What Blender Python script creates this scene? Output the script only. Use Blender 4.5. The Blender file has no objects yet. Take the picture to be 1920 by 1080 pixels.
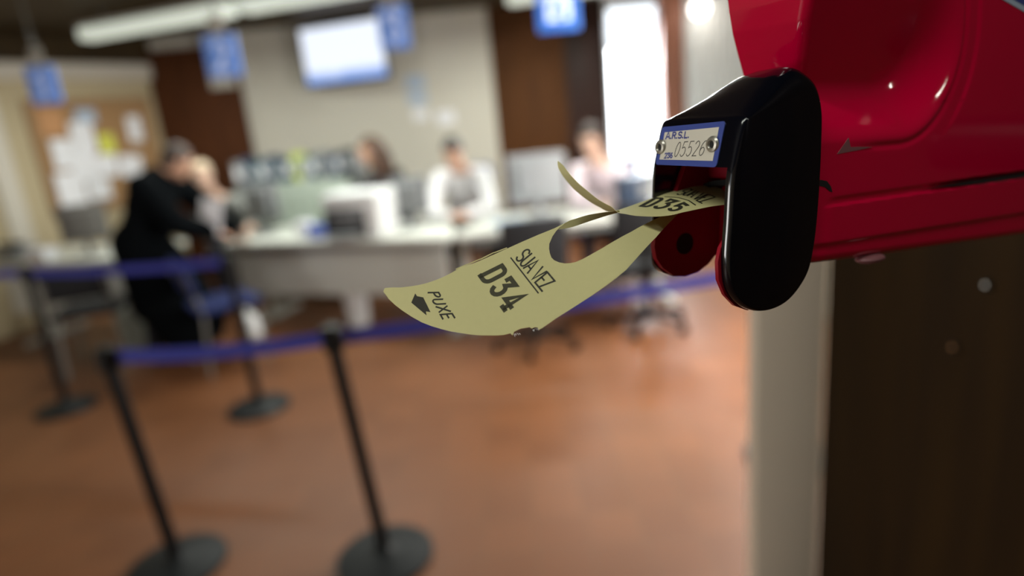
import bpy, bmesh, math, random
from mathutils import Vector, Matrix, noise
random.seed(7)
SC = bpy.context.scene
COL = SC.collection

# ---------------------------------------------------------------- camera
CAM_H, PITCH, ROLL, FPX = 1.55, math.radians(15.3), math.radians(5.5), 1200.0
cam_data = bpy.data.cameras.new('camera')
cam = bpy.data.objects.new('camera', cam_data); COL.objects.link(cam)
_F = Vector((0, math.cos(PITCH), -math.sin(PITCH)))
_R0 = Vector((1, 0, 0)); _U0 = Vector((0, math.sin(PITCH), math.cos(PITCH)))
_R = _R0*math.cos(ROLL) - _U0*math.sin(ROLL)
_U = _R0*math.sin(ROLL) + _U0*math.cos(ROLL)
cam.matrix_world = Matrix((( _R.x, _U.x, -_F.x, 0), (_R.y, _U.y, -_F.y, 0), (_R.z, _U.z, -_F.z, CAM_H), (0, 0, 0, 1)))
cam_data.sensor_width = 36.0
cam_data.lens = 36.0*FPX/1920.0
cam_data.clip_start = 0.01
cam_data.dof.use_dof = True
cam_data.dof.focus_distance = 0.286
cam_data.dof.aperture_fstop = 2.7
cam_data.dof.aperture_blades = 0
SC.camera = cam

# ---------------------------------------------------------------- colour, world, daylight
SC.view_settings.view_transform = 'Standard'
SC.view_settings.look = 'None'
SC.view_settings.gamma = 1.0
SC.view_settings.use_curve_mapping = False
SC.view_settings.exposure = 0.0
world = bpy.data.worlds.new('sky'); SC.world = world
world.use_nodes = True
world.node_tree.nodes['Background'].inputs['Color'].default_value = (0.86, 0.93, 1.0, 1)
world.node_tree.nodes['Background'].inputs['Strength'].default_value = 2.6

def area_light(name, loc, direction, sx, sy, power, color):
    ld = bpy.data.lights.new(name, 'AREA'); ld.shape = 'RECTANGLE'; ld.size = sx; ld.size_y = sy
    ld.energy = power; ld.color = color
    o = bpy.data.objects.new(name, ld); COL.objects.link(o)
    o.location = loc; o.rotation_euler = Vector(direction).to_track_quat('-Z', 'Y').to_euler()
    return o
# daylight that comes in through the tall window in the far wall
area_light('window_daylight', (1.62, 7.62, 1.75), (-0.15, -1, -0.35), 0.62, 1.7, 110, (0.88, 0.94, 1.0))
# daylight through the glazed side door, out of the picture behind the pillar
area_light('side_daylight', (2.08, 3.25, 1.25), (-1, -0.10, -0.75), 1.6, 1.5, 195, (1.0, 0.95, 0.90))

# fill light added at the near left wall to brighten the pillar
area_light('left_fill', (-5.30, -0.4, 1.15), (1, 0.38, 0.04), 2.4, 1.3, 125, (1.0, 0.97, 0.93))

# ---------------------------------------------------------------- materials
def srgb(r, g, b):
    f = lambda c: (c/255/12.92) if c/255 <= 0.04045 else ((c/255+0.055)/1.055)**2.4
    return (f(r), f(g), f(b), 1)

def mat(name, col, rough=0.5, metal=0.0, var=0.0, scale=20.0, bump=0.0, coat=0.0, emit=None, estr=0.0, spec=0.5, trans=0.0):
    m = bpy.data.materials.new(name); m.use_nodes = True
    nt = m.node_tree; b = nt.nodes['Principled BSDF']
    b.inputs['Base Color'].default_value = col
    b.inputs['Roughness'].default_value = rough
    b.inputs['Metallic'].default_value = metal
    b.inputs['Specular IOR Level'].default_value = spec
    if coat: b.inputs['Coat Weight'].default_value = coat; b.inputs['Coat Roughness'].default_value = 0.06
    if trans: b.inputs['Transmission Weight'].default_value = trans
    if emit: b.inputs['Emission Color'].default_value = emit; b.inputs['Emission Strength'].default_value = estr
    if var or bump:
        tc = nt.nodes.new('ShaderNodeTexCoord'); nz = nt.nodes.new('ShaderNodeTexNoise')
        nz.inputs['Scale'].default_value = scale; nz.inputs['Detail'].default_value = 4
        nt.links.new(tc.outputs['Object'], nz.inputs['Vector'])
        if var:
            mx = nt.nodes.new('ShaderNodeMix'); mx.data_type = 'RGBA'
            mx.inputs[6].default_value = tuple(c*(1-var) for c in col[:3]) + (1,)
            mx.inputs[7].default_value = tuple(min(1, c*(1+var)) for c in col[:3]) + (1,)
            nt.links.new(nz.outputs['Fac'], mx.inputs[0]); nt.links.new(mx.outputs[2], b.inputs['Base Color'])
        if bump:
            bp = nt.nodes.new('ShaderNodeBump'); bp.inputs['Strength'].default_value = bump; bp.inputs['Distance'].default_value = 0.002
            nt.links.new(nz.outputs['Fac'], bp.inputs['Height']); nt.links.new(bp.outputs['Normal'], b.inputs['Normal'])
    return m

def wood(name, c1, c2, rough=0.45, scale=2.0, stretch=(6, 6, 0.6)):
    m = bpy.data.materials.new(name); m.use_nodes = True
    nt = m.node_tree; b = nt.nodes['Principled BSDF']; b.inputs['Roughness'].default_value = rough; b.inputs['Specular IOR Level'].default_value = 0.2
    tc = nt.nodes.new('ShaderNodeTexCoord'); mp = nt.nodes.new('ShaderNodeMapping'); mp.inputs['Scale'].default_value = stretch
    nz = nt.nodes.new('ShaderNodeTexNoise'); nz.inputs['Scale'].default_value = scale; nz.inputs['Detail'].default_value = 6
    cr = nt.nodes.new('ShaderNodeValToRGB'); cr.color_ramp.elements[0].color = c1; cr.color_ramp.elements[1].color = c2
    cr.color_ramp.elements[0].position = 0.3; cr.color_ramp.elements[1].position = 0.7
    nt.links.new(tc.outputs['Object'], mp.inputs['Vector']); nt.links.new(mp.outputs['Vector'], nz.inputs['Vector'])
    nt.links.new(nz.outputs['Fac'], cr.inputs['Fac']); nt.links.new(cr.outputs['Color'], b.inputs['Base Color'])
    return m

def tiles(name):
    m = bpy.data.materials.new(name); m.use_nodes = True
    nt = m.node_tree; b = nt.nodes['Principled BSDF']; b.inputs['Roughness'].default_value = 0.45; b.inputs['Specular IOR Level'].default_value = 0.28
    tc = nt.nodes.new('ShaderNodeTexCoord'); br = nt.nodes.new('ShaderNodeTexBrick')
    br.offset = 0.0; br.inputs['Scale'].default_value = 1.0
    br.inputs['Brick Width'].default_value = 0.2; br.inputs['Row Height'].default_value = 0.2; br.inputs['Mortar Size'].default_value = 0.004
    br.inputs['Color1'].default_value = (0.235, 0.092, 0.037, 1); br.inputs['Color2'].default_value = (0.195, 0.075, 0.030, 1)
    br.inputs['Mortar'].default_value = (0.20, 0.09, 0.04, 1)
    nz = nt.nodes.new('ShaderNodeTexNoise'); nz.inputs['Scale'].default_value = 1.3; nz.inputs['Detail'].default_value = 5
    mx = nt.nodes.new('ShaderNodeMix'); mx.data_type = 'RGBA'; mx.blend_type = 'MULTIPLY'; mx.inputs[0].default_value = 0.35
    nt.links.new(tc.outputs['Object'], br.inputs['Vector']); nt.links.new(tc.outputs['Object'], nz.inputs['Vector'])
    nt.links.new(br.outputs['Color'], mx.inputs[6]); nt.links.new(nz.outputs['Fac'], mx.inputs[7])
    nt.links.new(mx.outputs[2], b.inputs['Base Color'])
    return m

M = dict(
    floor=tiles('terracotta_tiles'),
    ceiling=wood('dark_stained_ceiling', (0.030, 0.018, 0.005, 1), (0.055, 0.034, 0.010, 1), 0.6),
    wall=mat('grey_cream_paint', (0.60, 0.575, 0.50, 1), 0.7, var=0.03, scale=3),
    wall_warm=mat('warm_cream_paint', (0.48, 0.40, 0.25, 1), 0.7, var=0.04, scale=2),
    cornice=mat('pale_plaster_trim', (0.62, 0.58, 0.50, 1), 0.6),
    pillar=mat('pillar_paint', (0.86, 0.77, 0.63, 1), 0.6, var=0.05, scale=4),
    door=wood('dark_brown_door', (0.055, 0.016, 0.004, 1), (0.095, 0.030, 0.008, 1), 0.7),
    panel=wood('brown_panelling', (0.062, 0.022, 0.005, 1), (0.10, 0.036, 0.008, 1), 0.7),
    panel_dark=wood('dark_panelling', (0.018, 0.007, 0.005, 1), (0.032, 0.012, 0.008, 1), 0.45),
    frame=wood('reddish_window_frame', (0.20, 0.085, 0.055, 1), (0.27, 0.12, 0.08, 1), 0.4),
    walldark=wood('near_black_wood', (0.018, 0.008, 0.001, 1), (0.034, 0.016, 0.002, 1), 0.7),
    curtain=mat('white_curtain', (0.68, 0.70, 0.70, 1), 0.8, var=0.05, scale=8),
    cork=mat('cork', (0.36, 0.21, 0.095, 1), 0.9, var=0.25, scale=40, bump=0.3),
    corkframe=wood('board_frame_wood', (0.30, 0.18, 0.09, 1), (0.38, 0.24, 0.12, 1), 0.5),
    paper=mat('white_paper', (0.85, 0.86, 0.90, 1), 0.7),
    paper_yellow=mat('yellow_paper', (0.70, 0.72, 0.10, 1), 0.7),
    paper_blue=mat('pale_blue_paper', (0.42, 0.52, 0.66, 1), 0.7),
    paper_orange=mat('orange_paper', (0.55, 0.28, 0.12, 1), 0.7),
    desktop=mat('pale_laminate', (0.66, 0.68, 0.63, 1), 0.35),
    deskpanel=mat('cream_desk_panel', (0.58, 0.61, 0.58, 1), 0.5),
    metal=mat('grey_metal', (0.25, 0.26, 0.25, 1), 0.35, metal=0.6),
    black=mat('black_post_paint', (0.003, 0.003, 0.0035, 1), 0.45, spec=0.25),
    base_black=mat('black_cast_base', (0.007, 0.009, 0.010, 1), 0.55, bump=0.1, scale=80, spec=0.35),
    belt=mat('blue_webbing', (0.045, 0.055, 0.42, 1), 0.75, var=0.1, scale=300),
    sign=mat('blue_sign_plastic_glow', (0.09, 0.21, 0.60, 1), 0.35, emit=(0.06, 0.16, 0.5, 1), estr=0.2),  # weak emission added to brighten signs that the room lights
    sign_lit=mat('lit_blue_sign', (0.04, 0.16, 0.60, 1), 0.3, emit=(0.035, 0.17, 0.62, 1), estr=0.7),
    digit=mat('pale_blue_digit_glow', (0.45, 0.55, 0.80, 1), 0.4, emit=(0.35, 0.45, 0.8, 1), estr=0.25),  # slight glow added to the digits of the unlit signs
    digit_lit=mat('lit_white_digit', (0.8, 0.88, 1.0, 1), 0.4, emit=(0.72, 0.82, 1.0, 1), estr=1.0),
    hanger=mat('frosted_hanger', (0.35, 0.33, 0.28, 1), 0.3),
    lampbody=mat('white_lamp_housing', (0.6, 0.6, 0.55, 1), 0.4),
    lampglow=mat('lamp_diffuser', (0.7, 0.74, 0.66, 1), 0.4, emit=(0.80, 0.88, 0.76, 1), estr=0.60),
    globe=mat('glowing_globe', (1, 1, 1, 1), 0.3, emit=(1.0, 0.93, 0.85, 1), estr=5.0),
    tvbody=mat('black_plastic', (0.02, 0.02, 0.022, 1), 0.3),
    grey=mat('grey_plastic', (0.20, 0.21, 0.22, 1), 0.45),
    midgrey=mat('mid_grey_plastic', (0.34, 0.36, 0.38, 1), 0.4),
    white=mat('white_plastic', (0.75, 0.77, 0.78, 1), 0.4),
    screenglass=mat('monitor_glass', (0.02, 0.025, 0.03, 1), 0.1),
    navy=mat('navy_board', (0.015, 0.035, 0.075, 1), 0.5),
    teal=mat('dark_teal_board', (0.012, 0.060, 0.080, 1), 0.5),
    lime=mat('lime_board', (0.42, 0.50, 0.06, 1), 0.5),
    blue=mat('blue_card', (0.04, 0.09, 0.50, 1), 0.5),
    cabinet=mat('grey_green_steel', (0.25, 0.28, 0.24, 1), 0.45),
    partition=mat('grey_green_panel', (0.33, 0.38, 0.33, 1), 0.5),
    chair_blue=mat('blue_upholstery', (0.008, 0.018, 0.10, 1), 0.85, var=0.15, scale=120),
    chair_black=mat('black_upholstery', (0.010, 0.011, 0.014, 1), 0.85),
    chair_grey=mat('grey_upholstery', (0.17, 0.16, 0.15, 1), 0.85),
    skin=mat('skin', (0.55, 0.32, 0.22, 1), 0.5),
    skin_light=mat('light_skin', (0.72, 0.47, 0.36, 1), 0.5),
    hair_dark=mat('near_black_hair', (0.012, 0.010, 0.010, 1), 0.5),
    hair_brown=mat('brown_hair', (0.060, 0.026, 0.011, 1), 0.6),
    hair_blond=mat('pale_blond_hair', (0.62, 0.50, 0.36, 1), 0.5),
    hair_grey=mat('grey_brown_hair', (0.055, 0.036, 0.030, 1), 0.6),
    coat=mat('black_wool', (0.003, 0.004, 0.005, 1), 1.0, spec=0.05),
    shirt_white=mat('white_shirt', (0.72, 0.72, 0.74, 1), 0.8),
    shirt_pink=mat('pale_pink_shirt', (0.78, 0.68, 0.74, 1), 0.8),
    knit=mat('charcoal_knit', (0.022, 0.019, 0.021, 1), 0.95),
    shirt_grey=mat('grey_shirt', (0.26, 0.27, 0.26, 1), 0.8),
    trousers=mat('dark_trousers', (0.02, 0.02, 0.03, 1), 0.9),
    shoe=mat('black_shoe', (0.01, 0.01, 0.01, 1), 0.4),
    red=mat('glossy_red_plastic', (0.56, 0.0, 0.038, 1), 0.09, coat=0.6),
    red_shaded=mat('shaded_red_plastic', (0.28, 0.0, 0.013, 1), 0.4),  # same red plastic, coloured darker for the shade inside the hood
    hood=mat('glossy_black_plastic', (0.0015, 0.0022, 0.005, 1), 0.12, coat=0.3),
    rubber=mat('matt_black', (0.004, 0.004, 0.004, 1), 0.7),
    label=mat('cream_enamel_plate', (0.62, 0.58, 0.50, 1), 0.35, metal=0.0),
    labelblue=mat('blue_plate_border', (0.05, 0.075, 0.30, 1), 0.35),
    labelink=mat('blue_plate_ink', (0.06, 0.07, 0.26, 1), 0.5),
    pencil=mat('dark_scratched_ink', (0.06, 0.055, 0.05, 1), 0.5),
    rivet=mat('worn_steel_rivet', (0.45, 0.43, 0.38, 1), 0.35, metal=0.8),
    ticket=mat('yellow_ticket_paper', (0.53, 0.49, 0.235, 1), 0.75, var=0.03, scale=400),
    ink=mat('black_print', (0.018, 0.016, 0.008, 1), 0.7),
    ink_worn=mat('worn_black_print', (0.045, 0.042, 0.02, 1), 0.8, var=0.5, scale=1500),
    scuff_and_highlight=mat('pinkish_grey_scuff_and_highlight', (0.22, 0.085, 0.095, 1), 0.5),  # colour of the scuff mark and of the modelled highlight
)

# ---------------------------------------------------------------- helpers
def link(name, me, parent=None):
    o = bpy.data.objects.new(name, me); COL.objects.link(o)
    if parent is not None: o.parent = parent
    return o
def tag(o, label=None, cat=None, group=None, kind=None):
    if label: o['label'] = label
    if cat: o['category'] = cat
    if group: o['group'] = group
    if kind: o['kind'] = kind
    return o
def empty(name, loc=(0, 0, 0), rz=0.0, label=None, cat=None, group=None):
    o = bpy.data.objects.new(name, None); COL.objects.link(o); o.location = loc; o.rotation_euler = (0, 0, rz)
    o.empty_display_size = 0.05
    return tag(o, label, cat, group)
def copy_tree(o, parent=None):
    c = o.copy(); COL.objects.link(c); c.parent = parent
    for ch in list(o.children): copy_tree(ch, c)
    return c

class MB:
    """collects shapes into one bmesh"""
    def __init__(s): s.bm = bmesh.new()
    def box(s, c, d, rot=None, bev=0.0):
        r = bmesh.ops.create_cube(s.bm, size=1.0); vs = r['verts']
        for v in vs: v.co = Vector((v.co.x*d[0], v.co.y*d[1], v.co.z*d[2]))
        if bev:
            es = list({e for v in vs for e in v.link_edges})
            rr = bmesh.ops.bevel(s.bm, geom=es, offset=bev, segments=3, affect='EDGES', profile=0.5)
            vs = list({v for f in rr['faces'] for v in f.verts} | {v for v in vs if v.is_valid})
        mt = Matrix.Translation(Vector(c)) @ (rot.to_4x4() if rot is not None else Matrix())
        bmesh.ops.transform(s.bm, matrix=mt, verts=vs)
        return s
    def tube(s, p, q, r1, r2=None, seg=20):
        p, q = Vector(p), Vector(q); d = q-p; r2 = r1 if r2 is None else r2
        mt = Matrix.Translation((p+q)/2) @ d.to_track_quat('Z', 'Y').to_matrix().to_4x4()
        bmesh.ops.create_cone(s.bm, cap_ends=True, segments=seg, radius1=r1, radius2=r2, depth=d.length, matrix=mt)
        return s
    def ball(s, c, r, sc=(1, 1, 1), rot=None, seg=20):
        mt = Matrix.Translation(Vector(c)) @ (rot.to_4x4() if rot is not None else Matrix()) @ Matrix.Diagonal((sc[0], sc[1], sc[2], 1))
        bmesh.ops.create_uvsphere(s.bm, u_segments=seg, v_segments=seg//2+2, radius=r, matrix=mt)
        return s
    def limb(s, pts):
        """tapered limb through (point, radius) pairs"""
        for (p, r), (q, r2) in zip(pts, pts[1:]): s.tube(p, q, r, r2, 14)
        for p, r in pts: s.ball(p, r, seg=14)
        return s
    def lathe(s, prof, c=(0, 0, 0), seg=40):
        rings = []
        for r, z in prof:
            rings.append([s.bm.verts.new((c[0]+r*math.cos(2*math.pi*k/seg), c[1]+r*math.sin(2*math.pi*k/seg), c[2]+z)) for k in range(seg)])
        for a, b in zip(rings, rings[1:]):
            for k in range(seg): s.bm.faces.new((a[k], a[(k+1) % seg], b[(k+1) % seg], b[k]))
        s.bm.faces.new(rings[0][::-1]); s.bm.faces.new(rings[-1])
        return s
    def prism(s, pts, ext):
        """closed outline pts (3D) extruded by vector ext"""
        ext = Vector(ext); a = [s.bm.verts.new(p) for p in pts]; b = [s.bm.verts.new(Vector(p)+ext) for p in pts]
        n = len(a); s.bm.faces.new(a[::-1]); s.bm.faces.new(b)
        for k in range(n): s.bm.faces.new((a[k], a[(k+1) % n], b[(k+1) % n], b[k]))
        return s
    def build(s, name, material, parent=None, smooth=30.0):
        bmesh.ops.recalc_face_normals(s.bm, faces=s.bm.faces)
        me = bpy.data.meshes.new(name); s.bm.to_mesh(me); s.bm.free()
        me.materials.append(material)
        if smooth: shade(me, smooth)
        return link(name, me, parent)

def shade(me, ang=30.0):
    for p in me.polygons: p.use_smooth = True
    me.set_sharp_from_angle(angle=math.radians(ang))

def bake(o):
    """apply the modifiers of o into its own mesh"""
    dg = bpy.context.evaluated_depsgraph_get(); dg.update()
    me = bpy.data.meshes.new_from_object(o.evaluated_get(dg), depsgraph=dg)
    old = o.data; o.modifiers.clear(); o.data = me; me.name = old.name
    bpy.data.meshes.remove(old)
    return o

# ---------------------------------------------------------------- stroke lettering
def _arc(cx, cy, rx, ry, a0, a1, n=10):
    return [(cx+rx*math.cos(math.radians(a0+(a1-a0)*k/n)), cy+ry*math.sin(math.radians(a0+(a1-a0)*k/n))) for k in range(n+1)]
GL = {   # glyphs in a 0..w by 0..1 cell
    'S': (0.6, [_arc(.30, .745, .27, .255, 25, 270) + _arc(.30, .25, .28, .24, 90, -155)]),
    'U': (0.6, [[(.04, 1), (.04, .3)] + _arc(.30, .28, .26, .28, 180, 360) + [(.56, 1)]]),
    'A': (0.66, [[(0, 0), (.33, 1), (.66, 0)], [(.11, .33), (.55, .33)]]),
    'V': (0.62, [[(0, 1), (.31, 0), (.62, 1)]]),
    'E': (0.52, [[(.52, 1), (.04, 1), (.04, 0), (.52, 0)], [(.04, .52), (.46, .52)]]),
    'Z': (0.58, [[(.02, 1), (.56, 1), (.02, 0), (.58, 0)]]),
    'P': (0.56, [[(.04, 0), (.04, 1), (.30, 1)] + _arc(.30, .76, .24, .24, 90, -90) + [(.04, .52)]]),
    'X': (0.6, [[(.0, 1), (.6, 0)], [(.6, 1), (0, 0)]]),
    'D': (0.68, [[(.08, 0), (.08, 1), (.36, 1)] + _arc(.36, .74, .26, .26, 90, 0, 5) + _arc(.36, .26, .26, .26, 0, -90, 5) + [(.0, 0)]]),
    '3': (0.60, [[(.02, .78), (.02, .98), (.56, .98), (.28, .60)] + _arc(.28, .30, .28, .30, 90, -160)]),
    '4': (0.66, [[(.44, 0), (.44, 1), (.02, .28), (.66, .28)], [(.28, .0), (.60, .0)]]),
    '5': (0.60, [[(.56, 1), (.10, 1), (.06, .56)] + _arc(.28, .32, .29, .32, 115, -150)]),
    'R': (0.6, [[(.05, 0), (.05, 1), (.32, 1)] + _arc(.32, .76, .24, .24, 90, -90) + [(.05, .52)], [(.32, .52), (.58, 0)]]),
    'L': (0.5, [[(.05, 1), (.05, 0), (.5, 0)]]),
    '.': (0.12, [[(.0, .05), (.1, .05)]]),
    '0': (0.6, [_arc(.30, .5, .26, .5, 90, 450, 20)]),
    '1': (0.4, [[(.05, .78), (.25, 1), (.25, 0)]]),
    '2': (0.6, [_arc(.30, .72, .26, .27, 160, -30, 10) + [(.04, 0), (.58, 0)]]),
    '6': (0.6, [[(.50, .96)] + _arc(.46, .42, .42, .56, 95, 180, 6) + _arc(.31, .28, .26, .27, 180, 540, 16)]),
    ' ': (0.3, []),
}
def text_strokes(txt, gap=0.16):
    """list of polylines laid out on a unit-height line, scaled so the whole line is 1 wide"""
    x, out = 0.0, []
    for ch in txt:
        w, ls = GL[ch]
        for l in ls: out.append([(x+p[0], p[1]) for p in l])
        x += w+gap
    W = x-gap
    return [[(p[0]/W, p[1]) for p in l] for l in out], W
def stroke_faces(bm, lines, fn, th, closed_eps=1e-4):
    """fn maps (x,y) of the text line to 3D; th = stroke width in the line's own height units (aspect aware through fn2)"""
    for l in lines:
        P = [Vector(fn(p)) for p in l]
        pts = [P[0]]
        for p in P[1:]:
            if (p-pts[-1]).length > 1e-7: pts.append(p)
        if len(pts) < 2: continue
        nrm = fn.normal(l[0])
        Lf, Rt = [], []
        for k, p in enumerate(pts):
            a = (pts[k]-pts[k-1]).normalized() if k else None
            b = (pts[k+1]-pts[k]).normalized() if k < len(pts)-1 else None
            if a is None: a = b
            if b is None: b = a
            t = (a+b); t = t.normalized() if t.length > 0.2 else b
            sdir = nrm.cross(t).normalized()
            c = max(0.45, abs(sdir.dot(nrm.cross(a).normalized())))
            e = Vector((0, 0, 0))
            if k == 0: e = -b*th*0.25
            if k == len(pts)-1: e = a*th*0.25
            Lf.append(bm.verts.new(p+e+sdir*th/2/c)); Rt.append(bm.verts.new(p+e-sdir*th/2/c))
        for k in range(len(pts)-1):
            try: bm.faces.new((Lf[k], Rt[k], Rt[k+1], Lf[k+1]))
            except ValueError: pass
class Quad:
    """maps the text line onto a surface through its four corners (bl, br, tl, tr in surface coordinates)"""
    def __init__(s, surf, bl, br, tl, tr, nrm): s.f, s.q, s.n = surf, (bl, br, tl, tr), nrm
    def __call__(s, p):
        bl, br, tl, tr = s.q; x, y = p
        u = [(bl[i]*(1-x)+br[i]*x)*(1-y)+(tl[i]*(1-x)+tr[i]*x)*y for i in (0, 1)]
        return s.f(u[0], u[1])
    def normal(s, p): return Vector(s.n)
def lettering(name, txt, quad, th, material, parent, gap=0.16, extra=()):
    bm = bmesh.new(); ls, _ = text_strokes(txt, gap)
    stroke_faces(bm, ls, quad, th)
    for l, t in extra: stroke_faces(bm, [l], quad, t)
    me = bpy.data.meshes.new(name); bm.to_mesh(me); bm.free(); me.materials.append(material)
    return link(name, me, parent)

# ================================================================ the setting
def struct(name, mb, m, parent=None, smooth=0):
    o = mb.build(name, m, parent, smooth)
    if parent is None: o['kind'] = 'structure'
    return o
YB = 7.4                                   # the far wall
struct('floor', MB().box((-1.2, 3.0, -0.05), (8.4, 11.0, 0.1)), M['floor'])
struct('ceiling', MB().box((-1.2, 3.0, 2.70), (8.4, 11.0, 0.1)), M['ceiling'])
struct('wall_back', MB().box((-2.30, YB+0.06, 1.325), (4.60, 0.12, 2.65)), M['wall'])
struct('wall_far_right', MB().box((2.60, YB+0.16, 1.325), (1.30, 0.12, 2.65)), M['wall'])
struct('wall_below_window', MB().box((1.62, YB+0.16, 0.37), (0.66, 0.12, 0.74)), M['wall'])
# left wall, running at a slant from the far corner towards the room
LA, LB = Vector((-3.65, 7.4, 0)), Vector((-5.35, 4.31, 0))
LD = (LB-LA).normalized(); LN = Vector((-LD.y, LD.x, 0))
if LN.x < 0: LN = -LN
LROT = Matrix((( LD.x, LN.x, 0), (LD.y, LN.y, 0), (0, 0, 1)))   # local x along the wall, y out of it
def lw(a, out, z): return LA+LD*a+LN*out+Vector((0, 0, z))
def wall_box(name, a0, a1, z0, z1, thick, out, m, mb=None):
    mb = mb or MB()
    mb.box(lw((a0+a1)/2, out+thick/2, (z0+z1)/2), (abs(a1-a0), thick, z1-z0), LROT)
    return mb
struct('wall_left', wall_box('', -0.1, 3.6, 0, 2.65, 0.12, -0.12, None), M['wall_warm'])
struct('trim_1', wall_box('', 0.0, 3.6, 2.25, 2.40, 0.05, 0.0, None), M['cornice'])
struct('trim_2', wall_box('', 1.58, 1.76, 0.0, 2.25, 0.03, 0.0, None), M['cornice'])
struct('wall_shade_band', wall_box('', 0.0, 3.6, 2.40, 2.65, 0.03, 0.0, None), M['ceiling'])  # dark band painted for the shade on the upper wall
struct('wall_near_left', MB().box((-5.40, 1.4, 1.325), (0.12, 6.0, 2.65)), M['wall_warm'])
struct('wall_front', MB().box((-1.2, -2.4, 1.325), (8.4, 0.12, 2.65)), M['wall_warm'])
struct('wall_right', MB().box((0.876, -0.40, 1.325), (0.10, 4.0, 2.65)), M['walldark'])
struct('wall_far_side', MB().box((3.10, 6.2, 1.325), (0.12, 2.9, 2.65)), M['wall'])
struct('wall_passage', MB().box((2.20, 3.20, 1.325), (0.12, 3.2, 2.65)).box((2.62, 4.80, 1.325), (0.96, 0.12, 2.65)), M['wall'])
struct('wall_behind_pillar', MB().box((1.54, 1.60, 1.325), (1.38, 0.10, 2.65)), M['wall'])
# square pillar at the end of the dark wall
struct('pillar', MB().box((0.731, 1.63, 1.325), (0.190, 0.06, 2.65), bev=0.008), M['pillar'], smooth=30)
# brown door in the far wall, left
d1 = MB().box((-3.20, YB-0.03, 1.24), (0.86, 0.05, 2.48), bev=0.004)
door = d1.build('door_1', M['door']); door['kind'] = 'structure'
fr = MB()
for c, d in (((-3.65, YB-0.035, 1.26), (0.05, 0.07, 2.52)), ((-2.75, YB-0.035, 1.26), (0.05, 0.07, 2.52)), ((-3.20, YB-0.035, 2.505), (0.95, 0.07, 0.05))): fr.box(c, d)
fr.build('door_frame', M['door'], door)
MB().tube((-2.88, YB-0.06, 1.03), (-2.88, YB-0.11, 1.03), 0.012).tube((-2.88, YB-0.11, 1.03), (-3.0, YB-0.11, 1.03), 0.010).build('door_handle', M['metal'], door)
struct('trim_6', MB().box((-2.88, YB-0.06, 2.37), (0.26, 0.12, 0.56)), M['wall'])
# brown panelled doors and darker leaf, right of the cream wall
d2 = MB(); d2.box((0.405, YB+0.13, 1.325), (0.85, 0.06, 2.65))
for z0, z1 in ((0.15, 0.85), (0.98, 2.12), (2.24, 2.58)):
    d2.box((0.40, YB+0.09, (z0+z1)/2), (0.62, 0.02, z1-z0), bev=0.008)
door2 = d2.build('door_2', M['panel']); door2['kind'] = 'structure'
MB().ball((0.74, YB+0.06, 1.02), 0.03).build('door_handle', M['metal'], door2)
d3 = MB(); d3.box((1.055, YB+0.12, 1.325), (0.45, 0.07, 2.65))
for z0, z1 in ((0.15, 0.85), (0.98, 2.55)): d3.box((1.05, YB+0.08, (z0+z1)/2), (0.28, 0.02, z1-z0), bev=0.008)
door3 = d3.build('door_3', M['panel_dark']); door3['kind'] = 'structure'
struct('trim_4', MB().box((-0.005, YB+0.06, 1.325), (0.03, 0.14, 2.65)), M['wall'])
# tall bright window with a thin pane
win = MB()
for c, d in (((1.30, YB+0.10, 1.68), (0.03, 0.10, 1.90)), ((1.62, YB+0.10, 0.745), (0.66, 0.16, 0.03)), ((1.62, YB+0.10, 2.635), (0.66, 0.10, 0.03))): win.box(c, d)
window = win.build('window_1', M['white'], None, 0); window['kind'] = 'structure'
glass = mat('window_glass', (1, 1, 1, 1), 0.02, trans=1.0); glass.node_tree.nodes['Principled BSDF'].inputs['IOR'].default_value = 1.02
MB().box((1.62, YB+0.14, 1.69), (0.62, 0.006, 1.86)).build('window_pane', glass, window, 0)
struct('trim_5', MB().box((1.985, YB+0.07, 1.325), (0.25, 0.20, 2.65)), M['frame'])
bb = MB().box((-1.5, YB-0.008, 0.05), (2.4, 0.016, 0.10)); struct('baseboard_back', bb, M['door'])
# curtain beside the window
cm = MB(); pts = []
NW = 70
for k in range(NW+1):
    x = 2.14+0.75*k/NW; pts.append((x, YB-0.02+0.03*math.sin(k*0.9), 0.06))
back = [(p[0], p[1]+0.01, p[2]) for p in reversed(pts)]
cm.prism(pts+back, (0, 0, 2.5))
tag(cm.build('curtain', M['curtain'], None, 60), 'long pleated white curtain hanging right of the bright window', 'curtain')
g = empty('wall_lamp', (2.26, YB-0.14, 2.42), 0, 'small glowing globe lamp high on the wall right of the window', 'lamp')
MB().ball((0, 0, 0), 0.085).build('globe', M['globe'], g)
MB().tube((0, 0, 0), (0, 0.12, 0.06), 0.015).ball((0, 0.12, 0.06), 0.03).build('bracket', M['metal'], g)
gl = bpy.data.lights.new('globe_light', 'POINT'); gl.energy = 6; gl.color = (1, 0.9, 0.78); gl.shadow_soft_size = 0.09
go = bpy.data.objects.new('globe_light', gl); COL.objects.link(go); go.location = (2.26, YB-0.30, 2.40)

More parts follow.
